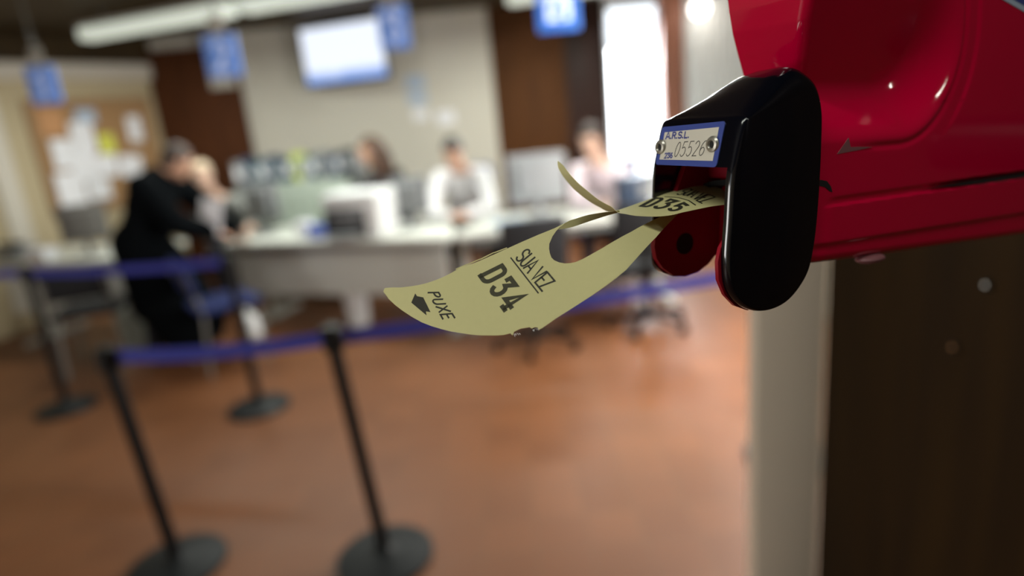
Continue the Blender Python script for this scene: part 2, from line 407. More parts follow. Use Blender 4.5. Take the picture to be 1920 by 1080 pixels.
# ---------------------------------------------------------------- ceiling lamps
def ceiling_lamp(p, q, label, power, group='fluorescent lamps on the ceiling', h=0.12, w=0.15):
    p, q = Vector(p), Vector(q); d = (q-p); L = d.length; ang = math.atan2(d.y, d.x); c = (p+q)/2
    t = empty('ceiling_lamp', (c.x, c.y, c.z), ang, label, 'lamp', group)
    MB().box((0, 0, h/2-0.015), (L, w*0.8, 0.03)).build('housing', M['lampbody'], t, 0)
    MB().box((0, 0, -0.015), (L-0.02, w, h-0.03), bev=0.02).build('diffuser', M['lampglow'], t)
    for sx in (-L/3, L/3): MB().tube((sx, 0, h/2), (sx, 0, 2.65-c.z), 0.008).build('hanging_rod', M['metal'], t)
    ld = bpy.data.lights.new('lamp_light', 'AREA'); ld.shape = 'RECTANGLE'; ld.size = L-0.04; ld.size_y = w*0.9; ld.energy = power; ld.color = (0.97, 1.0, 0.90)
    lo = bpy.data.objects.new('lamp_light', ld); COL.objects.link(lo); lo.location = (c.x, c.y, c.z-h/2-0.01); lo.rotation_euler = (0, 0, ang)
    return t
ceiling_lamp((-3.32, 5.74, 2.5), (-1.88, 5.225, 2.5), 'pale fluorescent ceiling lamp at upper left, nearest the cork board', 26)
ceiling_lamp((-1.80, 5.20, 2.5), (-0.35, 4.69, 2.5), 'pale fluorescent ceiling lamp above the television, cut by the top edge', 42)
ceiling_lamp((0.2, 6.0, 2.5), (1.6, 5.5, 2.5), 'added fluorescent lamp lighting the right-hand desks, out of the picture', 55)  # unseen lamp, added for general light over the desks
ceiling_lamp((-2.9, 3.75, 2.55), (-1.4, 3.25, 2.55), 'added fluorescent lamp lighting the waiting area, out of the picture', 5)  # extra unseen fixture, put in for general light
ceiling_lamp((1.0, 3.3, 2.55), (1.9, 3.0, 2.55), 'added fluorescent lamp lighting the passage behind the pillar, out of the picture', 12)  # added fixture, not seen, for general light in the passage
ceiling_lamp((-1.05, -0.02, 2.55), (0.40, -0.22, 2.55), 'added fluorescent lamp lighting the dispenser from the entrance side, out of the picture', 9)  # added unseen lamp, set overhead so the casing recess stays dark

# ---------------------------------------------------------------- hanging number signs
class Flat:
    def __init__(s, c, w, h): s.c, s.w, s.h = c, w, h
    def __call__(s, p): return Vector((s.c[0]+(p[0]-0.5)*s.w, s.c[1], s.c[2]+(p[1]-0.5)*s.h))
    def normal(s, p): return Vector((0, -1, 0))
def number_sign(n, loc, w, h, rz, label, lit=False):
    t = empty('number_sign', loc, rz, label, 'sign', 'hanging numbered desk signs')
    MB().box((0, 0, 0), (w, 0.045, h), bev=0.012).build('panel', M['sign_lit' if lit else 'sign'], t)
    MB().box((0, 0, h/2+0.06), (w*0.42, 0.012, 0.12)).build('hanger', M['hanger'], t, 0)
    MB().tube((0, 0, h/2+0.12), (0, 0, 2.65-loc[2]), 0.006).build('rod', M['metal'], t)
    if lit:
        MB().box((0, -0.024, 0.015), (w*0.56, 0.004, h*0.70), bev=0.001).build('light_window', M['digit_lit'], t)
        lettering('digit', str(n), Flat((0, -0.028, 0.01), 0.08, 0.14), 0.022, M['sign_lit'], t)
    else:
        lettering('digit', str(n), Flat((0, -0.0245, 0), w*0.42, h*0.62), 0.032, M['digit'], t)
    return t
number_sign(1, (-3.24, 4.95, 2.05), 0.19, 0.26, 0.15, 'dark blue hanging desk sign in front of the cork board wall')
number_sign(2, (-1.785, 4.6, 2.09), 0.215, 0.27, 0.10, 'blue hanging sign numbered 2 beside the brown door')
number_sign(3, (-0.62, 4.6, 2.165), 0.20, 0.27, 0.10, 'blue hanging sign numbered 3 at the right corner of the television')
number_sign(4, (0.42, 4.0, 2.11), 0.245, 0.26, 0.0, 'brightly lit blue hanging sign in front of the brown doors', lit=True)

# ---------------------------------------------------------------- television
tv = empty('television', (-1.50, 7.00, 2.29), math.radians(-20), 'bright white and blue wall television on the cream wall', 'television')
MB().box((0.02, 0, 0), (1.00, 0.05, 0.60), bev=0.012).build('housing', M['tvbody'], tv)
sm = bpy.data.materials.new('tv_picture'); sm.use_nodes = True
nt = sm.node_tree; b = nt.nodes['Principled BSDF']; b.inputs['Base Color'].default_value = (0.02, 0.02, 0.02, 1)
tc = nt.nodes.new('ShaderNodeTexCoord'); sp = nt.nodes.new('ShaderNodeSeparateXYZ'); nt.links.new(tc.outputs['Object'], sp.inputs[0])
nz = nt.nodes.new('ShaderNodeTexNoise'); nz.inputs['Scale'].default_value = 3.0; nt.links.new(tc.outputs['Object'], nz.inputs['Vector'])
m1 = nt.nodes.new('ShaderNodeMath'); m1.operation = 'MULTIPLY_ADD'; m1.inputs[1].default_value = 0.16; nt.links.new(nz.outputs['Fac'], m1.inputs[0]); nt.links.new(sp.outputs['Z'], m1.inputs[2])
cr = nt.nodes.new('ShaderNodeValToRGB'); e = cr.color_ramp.elements
cr.color_ramp.interpolation = 'LINEAR'; e[0].position = 0.35; e[0].color = (0.13, 0.28, 0.72, 1); e[1].position = 0.46; e[1].color = (0.82, 0.88, 1.0, 1)
m2 = nt.nodes.new('ShaderNodeMath'); m2.operation = 'ADD'; m2.inputs[1].default_value = 0.5; nt.links.new(m1.outputs[0], m2.inputs[0]); nt.links.new(m2.outputs[0], cr.inputs['Fac'])
nt.links.new(cr.outputs['Color'], b.inputs['Emission Color']); b.inputs['Emission Strength'].default_value = 1.15
MB().box((0.02, -0.027, 0.0), (0.94, 0.004, 0.54)).build('screen', sm, tv, 0)
MB().box((0, 0.12, 0), (0.20, 0.22, 0.16)).tube((0, 0.2, 0), (0.10, 0.36, 0), 0.03).box((0.105, 0.376, 0), (0.16, 0.03, 0.20), Matrix.Rotation(math.radians(20), 3, 'Z')).build('wall_arm', M['black'], tv)

# ---------------------------------------------------------------- notices on the cream wall
def notice(x, z, w, h, m, label, group=None, rz=0):
    t = MB().box((x, YB-0.004, z), (w, 0.004, h), Matrix.Rotation(rz, 3, 'Y')).build('notice', m, None, 0)
    return tag(t, label, 'notice', group)
notice(-0.84, 1.96, 0.21, 0.15, M['paper_blue'], 'pale blue notice taped up right of the television, upper of two')
notice(-0.84, 1.79, 0.21, 0.12, M['paper_blue'], 'pale blue notice directly under the upper blue notice')
notice(-0.83, 1.62, 0.16, 0.12, M['paper'], 'small whitish notice low on the wall under the blue notices')
notice(-0.55, 1.56, 0.20, 0.14, M['paper'], 'faint white notice nearest the brown panelled doors')

# ---------------------------------------------------------------- cork board and its papers
cb = empty('cork_board', lw(0.75, 0.0, 1.50), 0, 'wooden framed cork board covered in papers on the left wall', 'notice board')
cbl = cb.location.copy()
def lbox(mb, a0, a1, z0, z1, out, th, bev=0.0):
    mb.box(lw((a0+a1)/2, out+th/2, (z0+z1)/2)-cbl, (abs(a1-a0), th, z1-z0), LROT, bev); return mb
lbox(MB(), 0.20, 1.32, 1.03, 2.02, 0.0, 0.02).build('cork_panel', M['cork'], cb, 0)
fb = MB(); lbox(fb, 0.15, 0.20, 0.98, 2.07, 0.0, 0.035); lbox(fb, 1.32, 1.37, 0.98, 2.07, 0.0, 0.035); lbox(fb, 0.15, 1.37, 2.02, 2.07, 0.0, 0.035); lbox(fb, 0.15, 1.37, 0.98, 1.03, 0.0, 0.035)
fb.build('frame', M['corkframe'], cb, 0)
PAP = [(0.37, 1.75, .15, .26, 'paper', 'small white sheet pinned alone at the upper right of the cork board'),
       (0.84, 1.90, .20, .14, 'paper_blue', 'bluish sheet pinned near the top middle of the cork board'),
       (0.70, 1.62, .15, .20, 'paper_yellow', 'bright yellow sheet pinned in the middle of the cork board'),
       (1.17, 1.86, .22, .24, 'paper_orange', 'orange-brown poster at the upper left of the cork board'),
       (0.92, 1.70, .22, .30, 'paper', 'white sheet left of the yellow sheet on the cork board'),
       (1.14, 1.56, .20, .28, 'paper', 'white sheet at the left edge of the cork board below the orange poster'),
       (0.98, 1.42, .24, .28, 'paper', 'large white sheet at the centre left of the cork board'),
       (0.76, 1.41, .20, .22, 'paper', 'white sheet straight below the yellow sheet'),
       (0.52, 1.38, .24, .22, 'paper', 'white sheet at the lower right of the cork board'),
       (1.16, 1.22, .26, .34, 'paper', 'bright white sheet in the lower left corner of the cork board'),
       (0.90, 1.19, .22, .20, 'paper', 'white sheet at the lower edge of the cork board')]
for k, (a, z, w, h, m, lab) in enumerate(PAP):
    o = MB().box(lw(a, 0.024+0.003*k, z), (w, 0.003, h), LROT @ Matrix.Rotation(random.uniform(-0.08, 0.08), 3, 'Y')).build('pinned_sheet', M[m], None, 0)
    tag(o, lab, 'paper', 'sheets pinned to the cork board')

# ---------------------------------------------------------------- desks
def desk(name, p, q, depth, label, panel=True, zt=0.75, group='service desks in a row'):
    """front edge runs from p to q; depth goes away from the camera"""
    p, q = Vector((p[0], p[1], 0)), Vector((q[0], q[1], 0)); d = q-p; L = d.length; ang = math.atan2(d.y, d.x)
    t = empty(name, p, ang, label, 'desk', group)
    MB().box((L/2, depth/2, zt-0.02), (L, depth, 0.04), bev=0.006).build('desktop', M['desktop'], t)
    MB().box((L/2, 0.03, zt-0.065), (L-0.06, 0.03, 0.05)).build('edge_rail', M['metal'], t, 0)
    if panel: MB().box((L/2, 0.06, 0.50), (L-0.10, 0.02, 0.38)).build('front_panel', M['deskpanel'], t, 0)
    for sx in (0.06, L-0.06):
        MB().box((sx, depth/2, 0.365), (0.05, 0.08, 0.68)).box((sx, depth/2, 0.02), (0.06, depth*0.85, 0.04), bev=0.008).build('leg', M['deskpanel'], t, 0)
    return t
desk('service_desk', (-2.28, 5.12), (-0.42, 4.43), 0.75, 'long pale service desk with cream front panel in the middle of the room')
desk('service_desk', (-0.36, 4.47), (1.30, 4.70), 0.72, 'open-fronted pale service desk at the right, under the bright window', panel=False)
desk('service_desk', (-4.25, 5.22), (-2.95, 4.86), 0.70, 'pale service desk at the far left, below the cork board')
MB_ = MB
# partition and cabinet behind the middle desk
import_ang = math.atan2(4.43-5.12, -0.42+2.28)
pt = MB().box((0, 0, 0.95), (0.98, 0.03, 0.38), bev=0.005).box((-0.4, 0, 0.385), (0.05, 0.05, 0.77)).box((0.4, 0, 0.385), (0.05, 0.05, 0.77)).box((-0.4, 0, 0.01), (0.05, 0.34, 0.02)).box((0.4, 0, 0.01), (0.05, 0.34, 0.02)).build('partition', M['partition'])
pt.location = (-1.82, 5.72, 0); pt.rotation_euler = (0, 0, -0.15)
tag(pt, 'grey-green panel partition standing behind the middle service desk', 'partition')
fc = empty('filing_cabinet', (-1.90, 6.30, 0), -0.05, 'long grey-green steel cabinet with a row of binders on top', 'cabinet')
MB().box((0, 0, 0.53), (1.26, 0.40, 1.06), bev=0.006).build('body', M['cabinet'], fc)
for k in range(3):
    dd = MB().box((-0.41+0.41*k, -0.206, 0.54), (0.39, 0.014, 0.96), bev=0.003).build('cabinet_door', M['cabinet'], fc)
    MB().box((-0.27+0.41*k, -0.222, 0.60), (0.015, 0.02, 0.12)).build('handle', M['metal'], dd, 0)
bcols = ['grey', 'navy', 'teal', 'teal', 'navy', 'teal', 'navy', 'lime', 'midgrey', 'teal', 'grey', 'navy', 'navy', 'tvbody', 'grey']
bnames = {'grey': 'grey', 'navy': 'navy blue', 'teal': 'dark teal', 'lime': 'lime green', 'midgrey': 'pale grey', 'tvbody': 'black'}
cnt = {}
for k, c in enumerate(bcols):
    cnt[c] = cnt.get(c, 0)+1
    th = 0.07; hh = 0.28+0.03*math.sin(k*2.1)
    t = empty('box_file', (-2.46+0.08*k, 6.28-0.004*k, 1.06), -0.05, None, 'binder', 'binders on the filing cabinet')
    right = bnames[bcols[k+1]] if k < len(bcols)-1 else None
    left = bnames[bcols[k-1]] if k else None
    if left is None: lab = 'grey binder at the left end of the row on the filing cabinet'
    elif right is None: lab = 'grey binder at the right end of the row on the filing cabinet'
    else:
        ords = ['', 'leftmost', 'second', 'third', 'fourth', 'fifth', 'sixth']
        tot = bcols.count(c)
        lab = ('the only ' if tot == 1 else ords[cnt[c]]+' ')+bnames[c]+' binder from the left, between '+left+' and '+right if tot > 1 else 'the only '+bnames[c]+' binder in the row on the cabinet'
    t['label'] = lab
    MB().box((0, 0, hh/2), (th, 0.26, hh), bev=0.004).build('cover', M[c], t)
    MB().box((0, -0.132, hh*0.62), (th*0.6, 0.003, hh*0.35)).build('spine_label', M['paper' if c != 'lime' else 'paper_yellow'] if k % 3 == 0 else M['midgrey'], t, 0)

# ---------------------------------------------------------------- things on the desks
def monitor(loc, rz, w, h, label, body='grey', zd=0.75):
    t = empty('computer_monitor', (loc[0], loc[1], zd), rz, label, 'monitor', 'monitors on the service desks')
    MB().box((0, 0, 0.11+h/2), (w, 0.05, h), bev=0.012).box((0, 0.04, 0.11+h/2), (w*0.7, 0.06, h*0.7), bev=0.02).build('housing', M[body], t)
    MB().box((0, -0.027, 0.11+h/2), (w-0.05, 0.003, h-0.05)).build('screen', M['screenglass'], t, 0)
    MB().tube((0, 0.03, 0.01), (0, 0.03, 0.16), 0.022).lathe([(0.11, 0), (0.11, 0.008), (0.03, 0.02)], (0, 0.02, 0)).build('stand', M[body], t)
    return t
PI = math.pi
# the backs of the monitors face the public
monitor((0.27, 4.98), PI+0.05, 0.44, 0.37, 'large light grey monitor seen from behind in front of the brown doors', 'midgrey')
monitor((-0.73, 5.05), PI-0.15, 0.30, 0.28, 'dark grey monitor seen from behind left of the man in white', 'grey')
monitor((-2.02, 5.42), PI-0.45, 0.36, 0.33, 'grey monitor beside the customer in the black coat', 'grey')
monitor((-3.42, 5.25), PI+0.4, 0.34, 0.30, 'brownish grey monitor below the cork board papers', 'chair_grey')
pr = empty('printer', (-1.10, 4.88, 0.75), -0.28, 'white printer with a dark open front on the middle desk', 'printer')
MB().box((0, 0.03, 0.17), (0.46, 0.34, 0.34), bev=0.03).build('housing', M['white'], pr)
MB().box((-0.05, -0.145, 0.12), (0.34, 0.02, 0.21), bev=0.008).build('paper_slot', M['tvbody'], pr)
MB().box((-0.05, -0.20, 0.04), (0.26, 0.12, 0.012), bev=0.003).build('paper_tray', M['grey'], pr)
MB().box((-0.05, -0.158, 0.16), (0.20, 0.006, 0.05)).build('control_panel', M['grey'], pr, 0)
tag(MB().box((-1.47, 4.99, 0.795), (0.13, 0.10, 0.09), Matrix.Rotation(-0.3, 3, 'Z'), bev=0.005).build('carton', M['blue'], None), 'small bright blue box left of the white printer', 'box')
tag(MB().box((-1.60, 5.08, 0.81), (0.12, 0.10, 0.12), Matrix.Rotation(-0.3, 3, 'Z'), bev=0.005).build('carton', M['paper'], None), 'small white box left of the bright blue box', 'box')
tag(MB().box((0.03, 4.72, 0.765), (0.24, 0.18, 0.03), Matrix.Rotation(0.2, 3, 'Z'), bev=0.004).build('paper_pad', M['paper_blue'], None), 'pale blue pad of paper on the right desk edge', 'paper')
tag(MB().box((-3.74, 5.14, 0.80), (0.20, 0.14, 0.10), Matrix.Rotation(-0.3, 3, 'Z'), bev=0.01).build('paper_stack', M['paper'], None), 'white stack of papers between dark box and monitor, left desk', 'paper')
ph = empty('desk_telephone', (-4.10, 5.35, 0.75), -0.3, 'dark grey telephone at the far left end of the left desk', 'telephone')
MB().box((0, 0, 0.05), (0.28, 0.20, 0.10), bev=0.02).build('base', M['grey'], ph)
MB().box((0, -0.02, 0.13), (0.27, 0.06, 0.04), bev=0.015).build('handset', M['tvbody'], ph)
bp = empty('card_printer', (0.98, 4.86, 0.75), 0.1, 'dark blue-grey office machine at the right end of the right desk', 'machine')
MB().box((0, 0, 0.13), (0.22, 0.22, 0.26), bev=0.02).build('housing', M['navy'], bp)
MB().box((0.06, -0.113, 0.15), (0.08, 0.01, 0.10)).build('panel', M['grey'], bp, 0)
sh = empty('side_cabinet', (1.62, 7.05, 0), 0.0, 'low white cabinet standing under the bright window', 'cabinet')
MB().box((0, 0, 0.40), (0.80, 0.45, 0.80), bev=0.006).build('body', M['white'], sh)
for k in (-1, 1):
    dd = MB().box((0.2*k, -0.232, 0.42), (0.38, 0.014, 0.70), bev=0.003).build('cabinet_door', M['white'], sh)
    MB().box((0.05*k, -0.248, 0.5), (0.012, 0.02, 0.10)).build('handle', M['metal'], dd, 0)
# things on the floor by the desks
wb = empty('waste_bin', (-1.27, 5.02, 0), 0, 'pale waste bin below the middle desk, beside a black post', 'bin')
MB().lathe([(0.085, 0), (0.10, 0.34), (0.092, 0.34), (0.08, 0.02)], seg=32).build('bucket', M['white'], wb)
MB().lathe([(0.104, 0.32), (0.104, 0.35), (0.094, 0.35), (0.094, 0.32)], seg=32).build('rim', M['white'], wb)
bg = MB().ball((0, 0, 0.15), 0.11, (1, 0.9, 1.2)).ball((0.04, 0, 0.07), 0.09, (1.1, 1, 0.75)).tube((0, 0, 0.24), (0, 0, 0.31), 0.02, 0.045)
for v in bg.bm.verts: v.co += Vector(noise.noise_vector(v.co*14))*0.014
for v in bg.bm.verts: v.co.z = max(v.co.z, 0.0)
bgo = bg.build('plastic_bag', M['white'], None, 60); bgo.location = (-2.10, 4.86, 0.0); bgo.scale = (0.8, 0.8, 0.8)
tag(bgo, 'small white plastic bag on the floor beside the blue chair', 'bag')
bn2 = MB().lathe([(0.13, 0), (0.15, 0.32), (0.145, 0.32), (0.12, 0.02)], seg=32).build('waste_bin', M['cabinet'], None); bn2.location = (-3.05, 5.0, 0)
tag(bn2, 'grey-green waste bin under the right end of the left desk', 'bin')

# ---------------------------------------------------------------- chairs
def office_chair(loc, rz, um, label, back=0.52, group='office chairs at the desks'):
    t = empty('office_chair', (loc[0], loc[1], 0), rz, label, 'chair', group)      # faces local -y
    MB().box((0, 0, 0.45), (0.46, 0.44, 0.07), bev=0.03).build('seat', M[um], t)
    MB().box((0, 0.23, 0.56+back/2), (0.42, 0.06, back), Matrix.Rotation(-0.12, 3, 'X'), bev=0.028).build('backrest', M[um], t)
    MB().box((0, 0.21, 0.46), (0.06, 0.10, 0.02)).box((0, 0.255, 0.53), (0.06, 0.02, 0.16)).build('back_bracket', M['black'], t, 0)
    MB().tube((0, 0, 0.09), (0, 0, 0.42), 0.025).build('column', M['black'], t)
    sb = MB().ball((0, 0, 0.10), 0.045)
    for k in range(5):
        a = 2*PI*k/5; sb.tube((0, 0, 0.10), (0.28*math.cos(a), 0.28*math.sin(a), 0.075), 0.022, 0.015)
    sb.build('star_base', M['black'], t)
    for k in range(5):
        a = 2*PI*k/5; x, y = 0.28*math.cos(a), 0.28*math.sin(a)
        MB().tube((x-0.02*math.sin(a), y+0.02*math.cos(a), 0.028), (x+0.02*math.sin(a), y-0.02*math.cos(a), 0.028), 0.028).tube((x, y, 0.05), (x, y, 0.08), 0.008).build('caster', M['black'], t)
    return t
office_chair((-0.26, 5.72), 0.12, 'chair_blue', 'blue office chair with tall back behind the man in white', 0.56)
office_chair((0.90, 5.58), -0.5, 'chair_blue', 'blue office chair behind the person resting head on hand', 0.50)
office_chair((-1.00, 6.02), 0.3, 'chair_black', 'black office chair of the brown-haired woman', 0.40)
office_chair((-2.72, 6.25), 0.5, 'chair_grey', 'grey office chair of the fair-haired clerk', 0.42)
office_chair((0.14, 4.10), PI+0.1, 'chair_black', 'black visitor swivel chair directly behind the hanging ticket', 0.36)
office_chair((0.94, 4.28), PI-0.2, 'chair_black', 'black visitor swivel chair at the right end of the right desk', 0.36)
def visitor_chair(loc, rz, um, label):
    t = empty('visitor_chair', (loc[0], loc[1], 0), rz, label, 'chair', 'fixed visitor chairs')
    MB().box((0, 0, 0.45), (0.44, 0.43, 0.05), bev=0.02).build('seat', M[um], t)
    MB().box((0, 0.22, 0.68), (0.42, 0.04, 0.24), Matrix.Rotation(-0.15, 3, 'X'), bev=0.018).build('backrest', M[um], t)
    for sx in (-1, 1):
        MB().tube((sx*0.20, -0.19, 0.0), (sx*0.19, -0.17, 0.43), 0.012).build('leg', M['metal'], t)
        MB().tube((sx*0.20, 0.22, 0.0), (sx*0.19, 0.18, 0.43), 0.012).tube((sx*0.19, 0.18, 0.43), (sx*0.19, 0.245, 0.72), 0.012).build('leg', M['metal'], t)
    return t
visitor_chair((-2.06, 4.42), PI-0.9, 'chair_blue', 'blue visitor chair right of the customer in the black coat')
visitor_chair((-3.10, 4.60), PI+0.3, 'chair_black', 'black visitor chair behind the customer, at the left desk')

# ---------------------------------------------------------------- barrier posts and belts
def barrier_post(x, y, h, label, lean=0.0):
    t = empty('barrier_post', (x, y, 0), 0, label, 'barrier post', 'black belt barrier posts')
    MB().lathe([(0.172, 0), (0.178, 0.006), (0.176, 0.018), (0.12, 0.034), (0.045, 0.046), (0.028, 0.06)], seg=56).build('base', M['base_black'], t)
    MB().tube((0, 0, 0.04), (lean, 0, h-0.075), 0.0245, seg=28).build('pole', M['black'], t)
    MB().lathe([(0.033, h-0.085), (0.037, h-0.08), (0.037, h-0.012), (0.030, h)], (lean, 0, 0), seg=28).build('belt_head', M['black'], t)
    return t
P1, P2, P3, P4, P5 = (-1.371, 2.113, 0.90), (-0.563, 2.046, 0.92), (-1.56, 3.52, 0.93), (-2.89, 3.80, 0.93), (1.12, 2.46, 0.93)
barrier_post(*P1, 'nearest black barrier post at lower left, holding the near blue belt', lean=-0.048)
barrier_post(*P2, 'nearest black barrier post in the lower middle of the room', lean=-0.054)
barrier_post(*P3, 'black barrier post standing far behind, between the two near posts')
barrier_post(*P4, 'black barrier post farthest left, below the left desk')
barrier_post(*P5, 'black barrier post hidden behind the pillar and ticket machine')
def belt(a, b, za, zb, label, sag=0.015):
    a, b = Vector((a[0], a[1], za)), Vector((b[0], b[1], zb)); d = (b-a); d.z = 0; d.normalize(); n = Vector((-d.y, d.x, 0))
    a = a+d*0.038; b = b-d*0.038
    bm = MB().bm; rows = []
    for k in range(25):
        f = k/24; p = a.lerp(b, f)-Vector((0, 0, sag*4*f*(1-f))); rows.append([bm.verts.new(p+n*s*0.0012+Vector((0, 0, z*0.024))) for s, z in ((-1, -1), (1, -1), (1, 1), (-1, 1))])
    for r0, r1 in zip(rows, rows[1:]):
        for j in range(4): bm.faces.new((r0[j], r0[(j+1) % 4], r1[(j+1) % 4], r1[j]))
    bm.faces.new(rows[0]); bm.faces.new(rows[-1][::-1])
    m = MB(); m.bm.free(); m.bm = bm
    return tag(m.build('barrier_belt', M['belt'], None, 0), label, 'belt', 'blue barrier belts')
Q1, Q2 = (P1[0]-0.048, P1[1]), (P2[0]-0.054, P2[1])
belt(Q1, Q2, 0.865, 0.875, 'blue barrier belt stretched between the two nearest posts')
belt(Q2, P5, 0.875, 0.865, 'blue barrier belt running behind the ticket to the right')
belt(P4, P3, 0.895, 0.895, 'blue barrier belt between the two far posts, across the black coat')
P6 = (-4.4, 4.2, 0.93)
barrier_post(*P6, 'black barrier post beyond the left edge of the picture')
belt(P6, P4, 0.895, 0.895, 'blue barrier belt leaving the picture at the left edge')
# narrow unseen lamp behind the viewpoint, added for highlights on the casing
wl = empty('wall_lamp', (0.826, -0.22, 1.90), 0, 'narrow upright lamp added on the dark wall for casing highlights, out of the picture', 'lamp')
MB().box((-0.012, 0, 0), (0.024, 0.07, 0.26), bev=0.006).build('housing', M['lampbody'], wl)
MB().box((-0.026, 0, 0), (0.006, 0.05, 0.22), bev=0.002).build('diffuser', M['lampglow'], wl)
area_light('casing_glint_light', (0.792, -0.22, 1.90), (-1, 0.35, -0.1), 0.22, 0.04, 0.9, (1.0, 0.96, 0.9)).rotation_euler.rotate_axis('Z', math.radians(90))
# two small indicator lamps on the dark wall
for (y, z, m, lab, r) in ((1.055, 1.185, (0.55, 0.52, 0.46, 1), 'small pale indicator lamp on the dark wall at the right', 0.003), (1.12, 1.045, (0.20, 0.09, 0.03, 1), 'small dim orange indicator lamp below the pale one', 0.0035)):
    im = mat('indicator_glow', m, 0.4, emit=m, estr=0.9)
    t = empty('indicator_lamp', (0.826, y, z), 0, lab, 'lamp')
    MB().ball((-0.006, 0, 0), r).build('bulb', im, t)
    MB().tube((0, 0, 0), (-0.006, 0, 0), 0.009).build('collar', M['rubber'], t)

# ================================================================ people
def frame_of(d, up=(0, 0, 1)):
    d = Vector(d).normalized(); up = Vector(up); s = d.cross(up).normalized(); u = s.cross(d)
    return d, s, u
def hand(mb, wrist, d, n, left, curl=0.5, k=1.0):
    """palm, four fingers of different lengths with knuckle bends, thumb from the side of the palm"""
    wrist = Vector(wrist); d = Vector(d).normalized(); n = (Vector(n)-d*Vector(n).dot(d)).normalized(); s = d.cross(n)*(1 if left else -1)
    rot = Matrix((d, s, n)).transposed()
    mb.ball(wrist+d*0.048*k, 0.045*k, (1.1, 0.93, 0.36), rot, 16)
    for i, L in enumerate((0.066, 0.075, 0.070, 0.055)):
        b = wrist+d*0.088*k+s*(1.5-i)*0.021*k; p = b; a = 0.0; pts = [(b-d*0.03*k, 0.0098*k), (b, 0.0098*k)]
        for seg, r in ((0.45, 0.0092), (0.31, 0.0084), (0.24, 0.0074)):
            a += curl*(0.55+0.06*i); p = p+(d*math.cos(a)+n*math.sin(a))*L*seg*k; pts.append((p, r*k))
        mb.limb(pts)
    t0 = wrist+d*0.022*k+s*0.028*k; t1 = t0+(d*0.6+s*0.7+n*0.3).normalized()*0.036*k; t2 = t1+(d*0.85+s*0.3+n*0.45).normalized()*0.030*k; t3 = t2+(d*0.95+s*0.0+n*0.45).normalized()*0.024*k
    mb.limb([(t0, 0.014*k), (t1, 0.0115*k), (t2, 0.0098*k), (t3, 0.008*k)])
def remesh(o, vox, smooth=3):
    m = o.modifiers.new('r', 'REMESH'); m.mode = 'VOXEL'; m.voxel_size = vox; m.use_smooth_shade = True
    s = o.modifiers.new('s', 'SMOOTH'); s.factor = 0.5; s.iterations = smooth
    return bake(o)
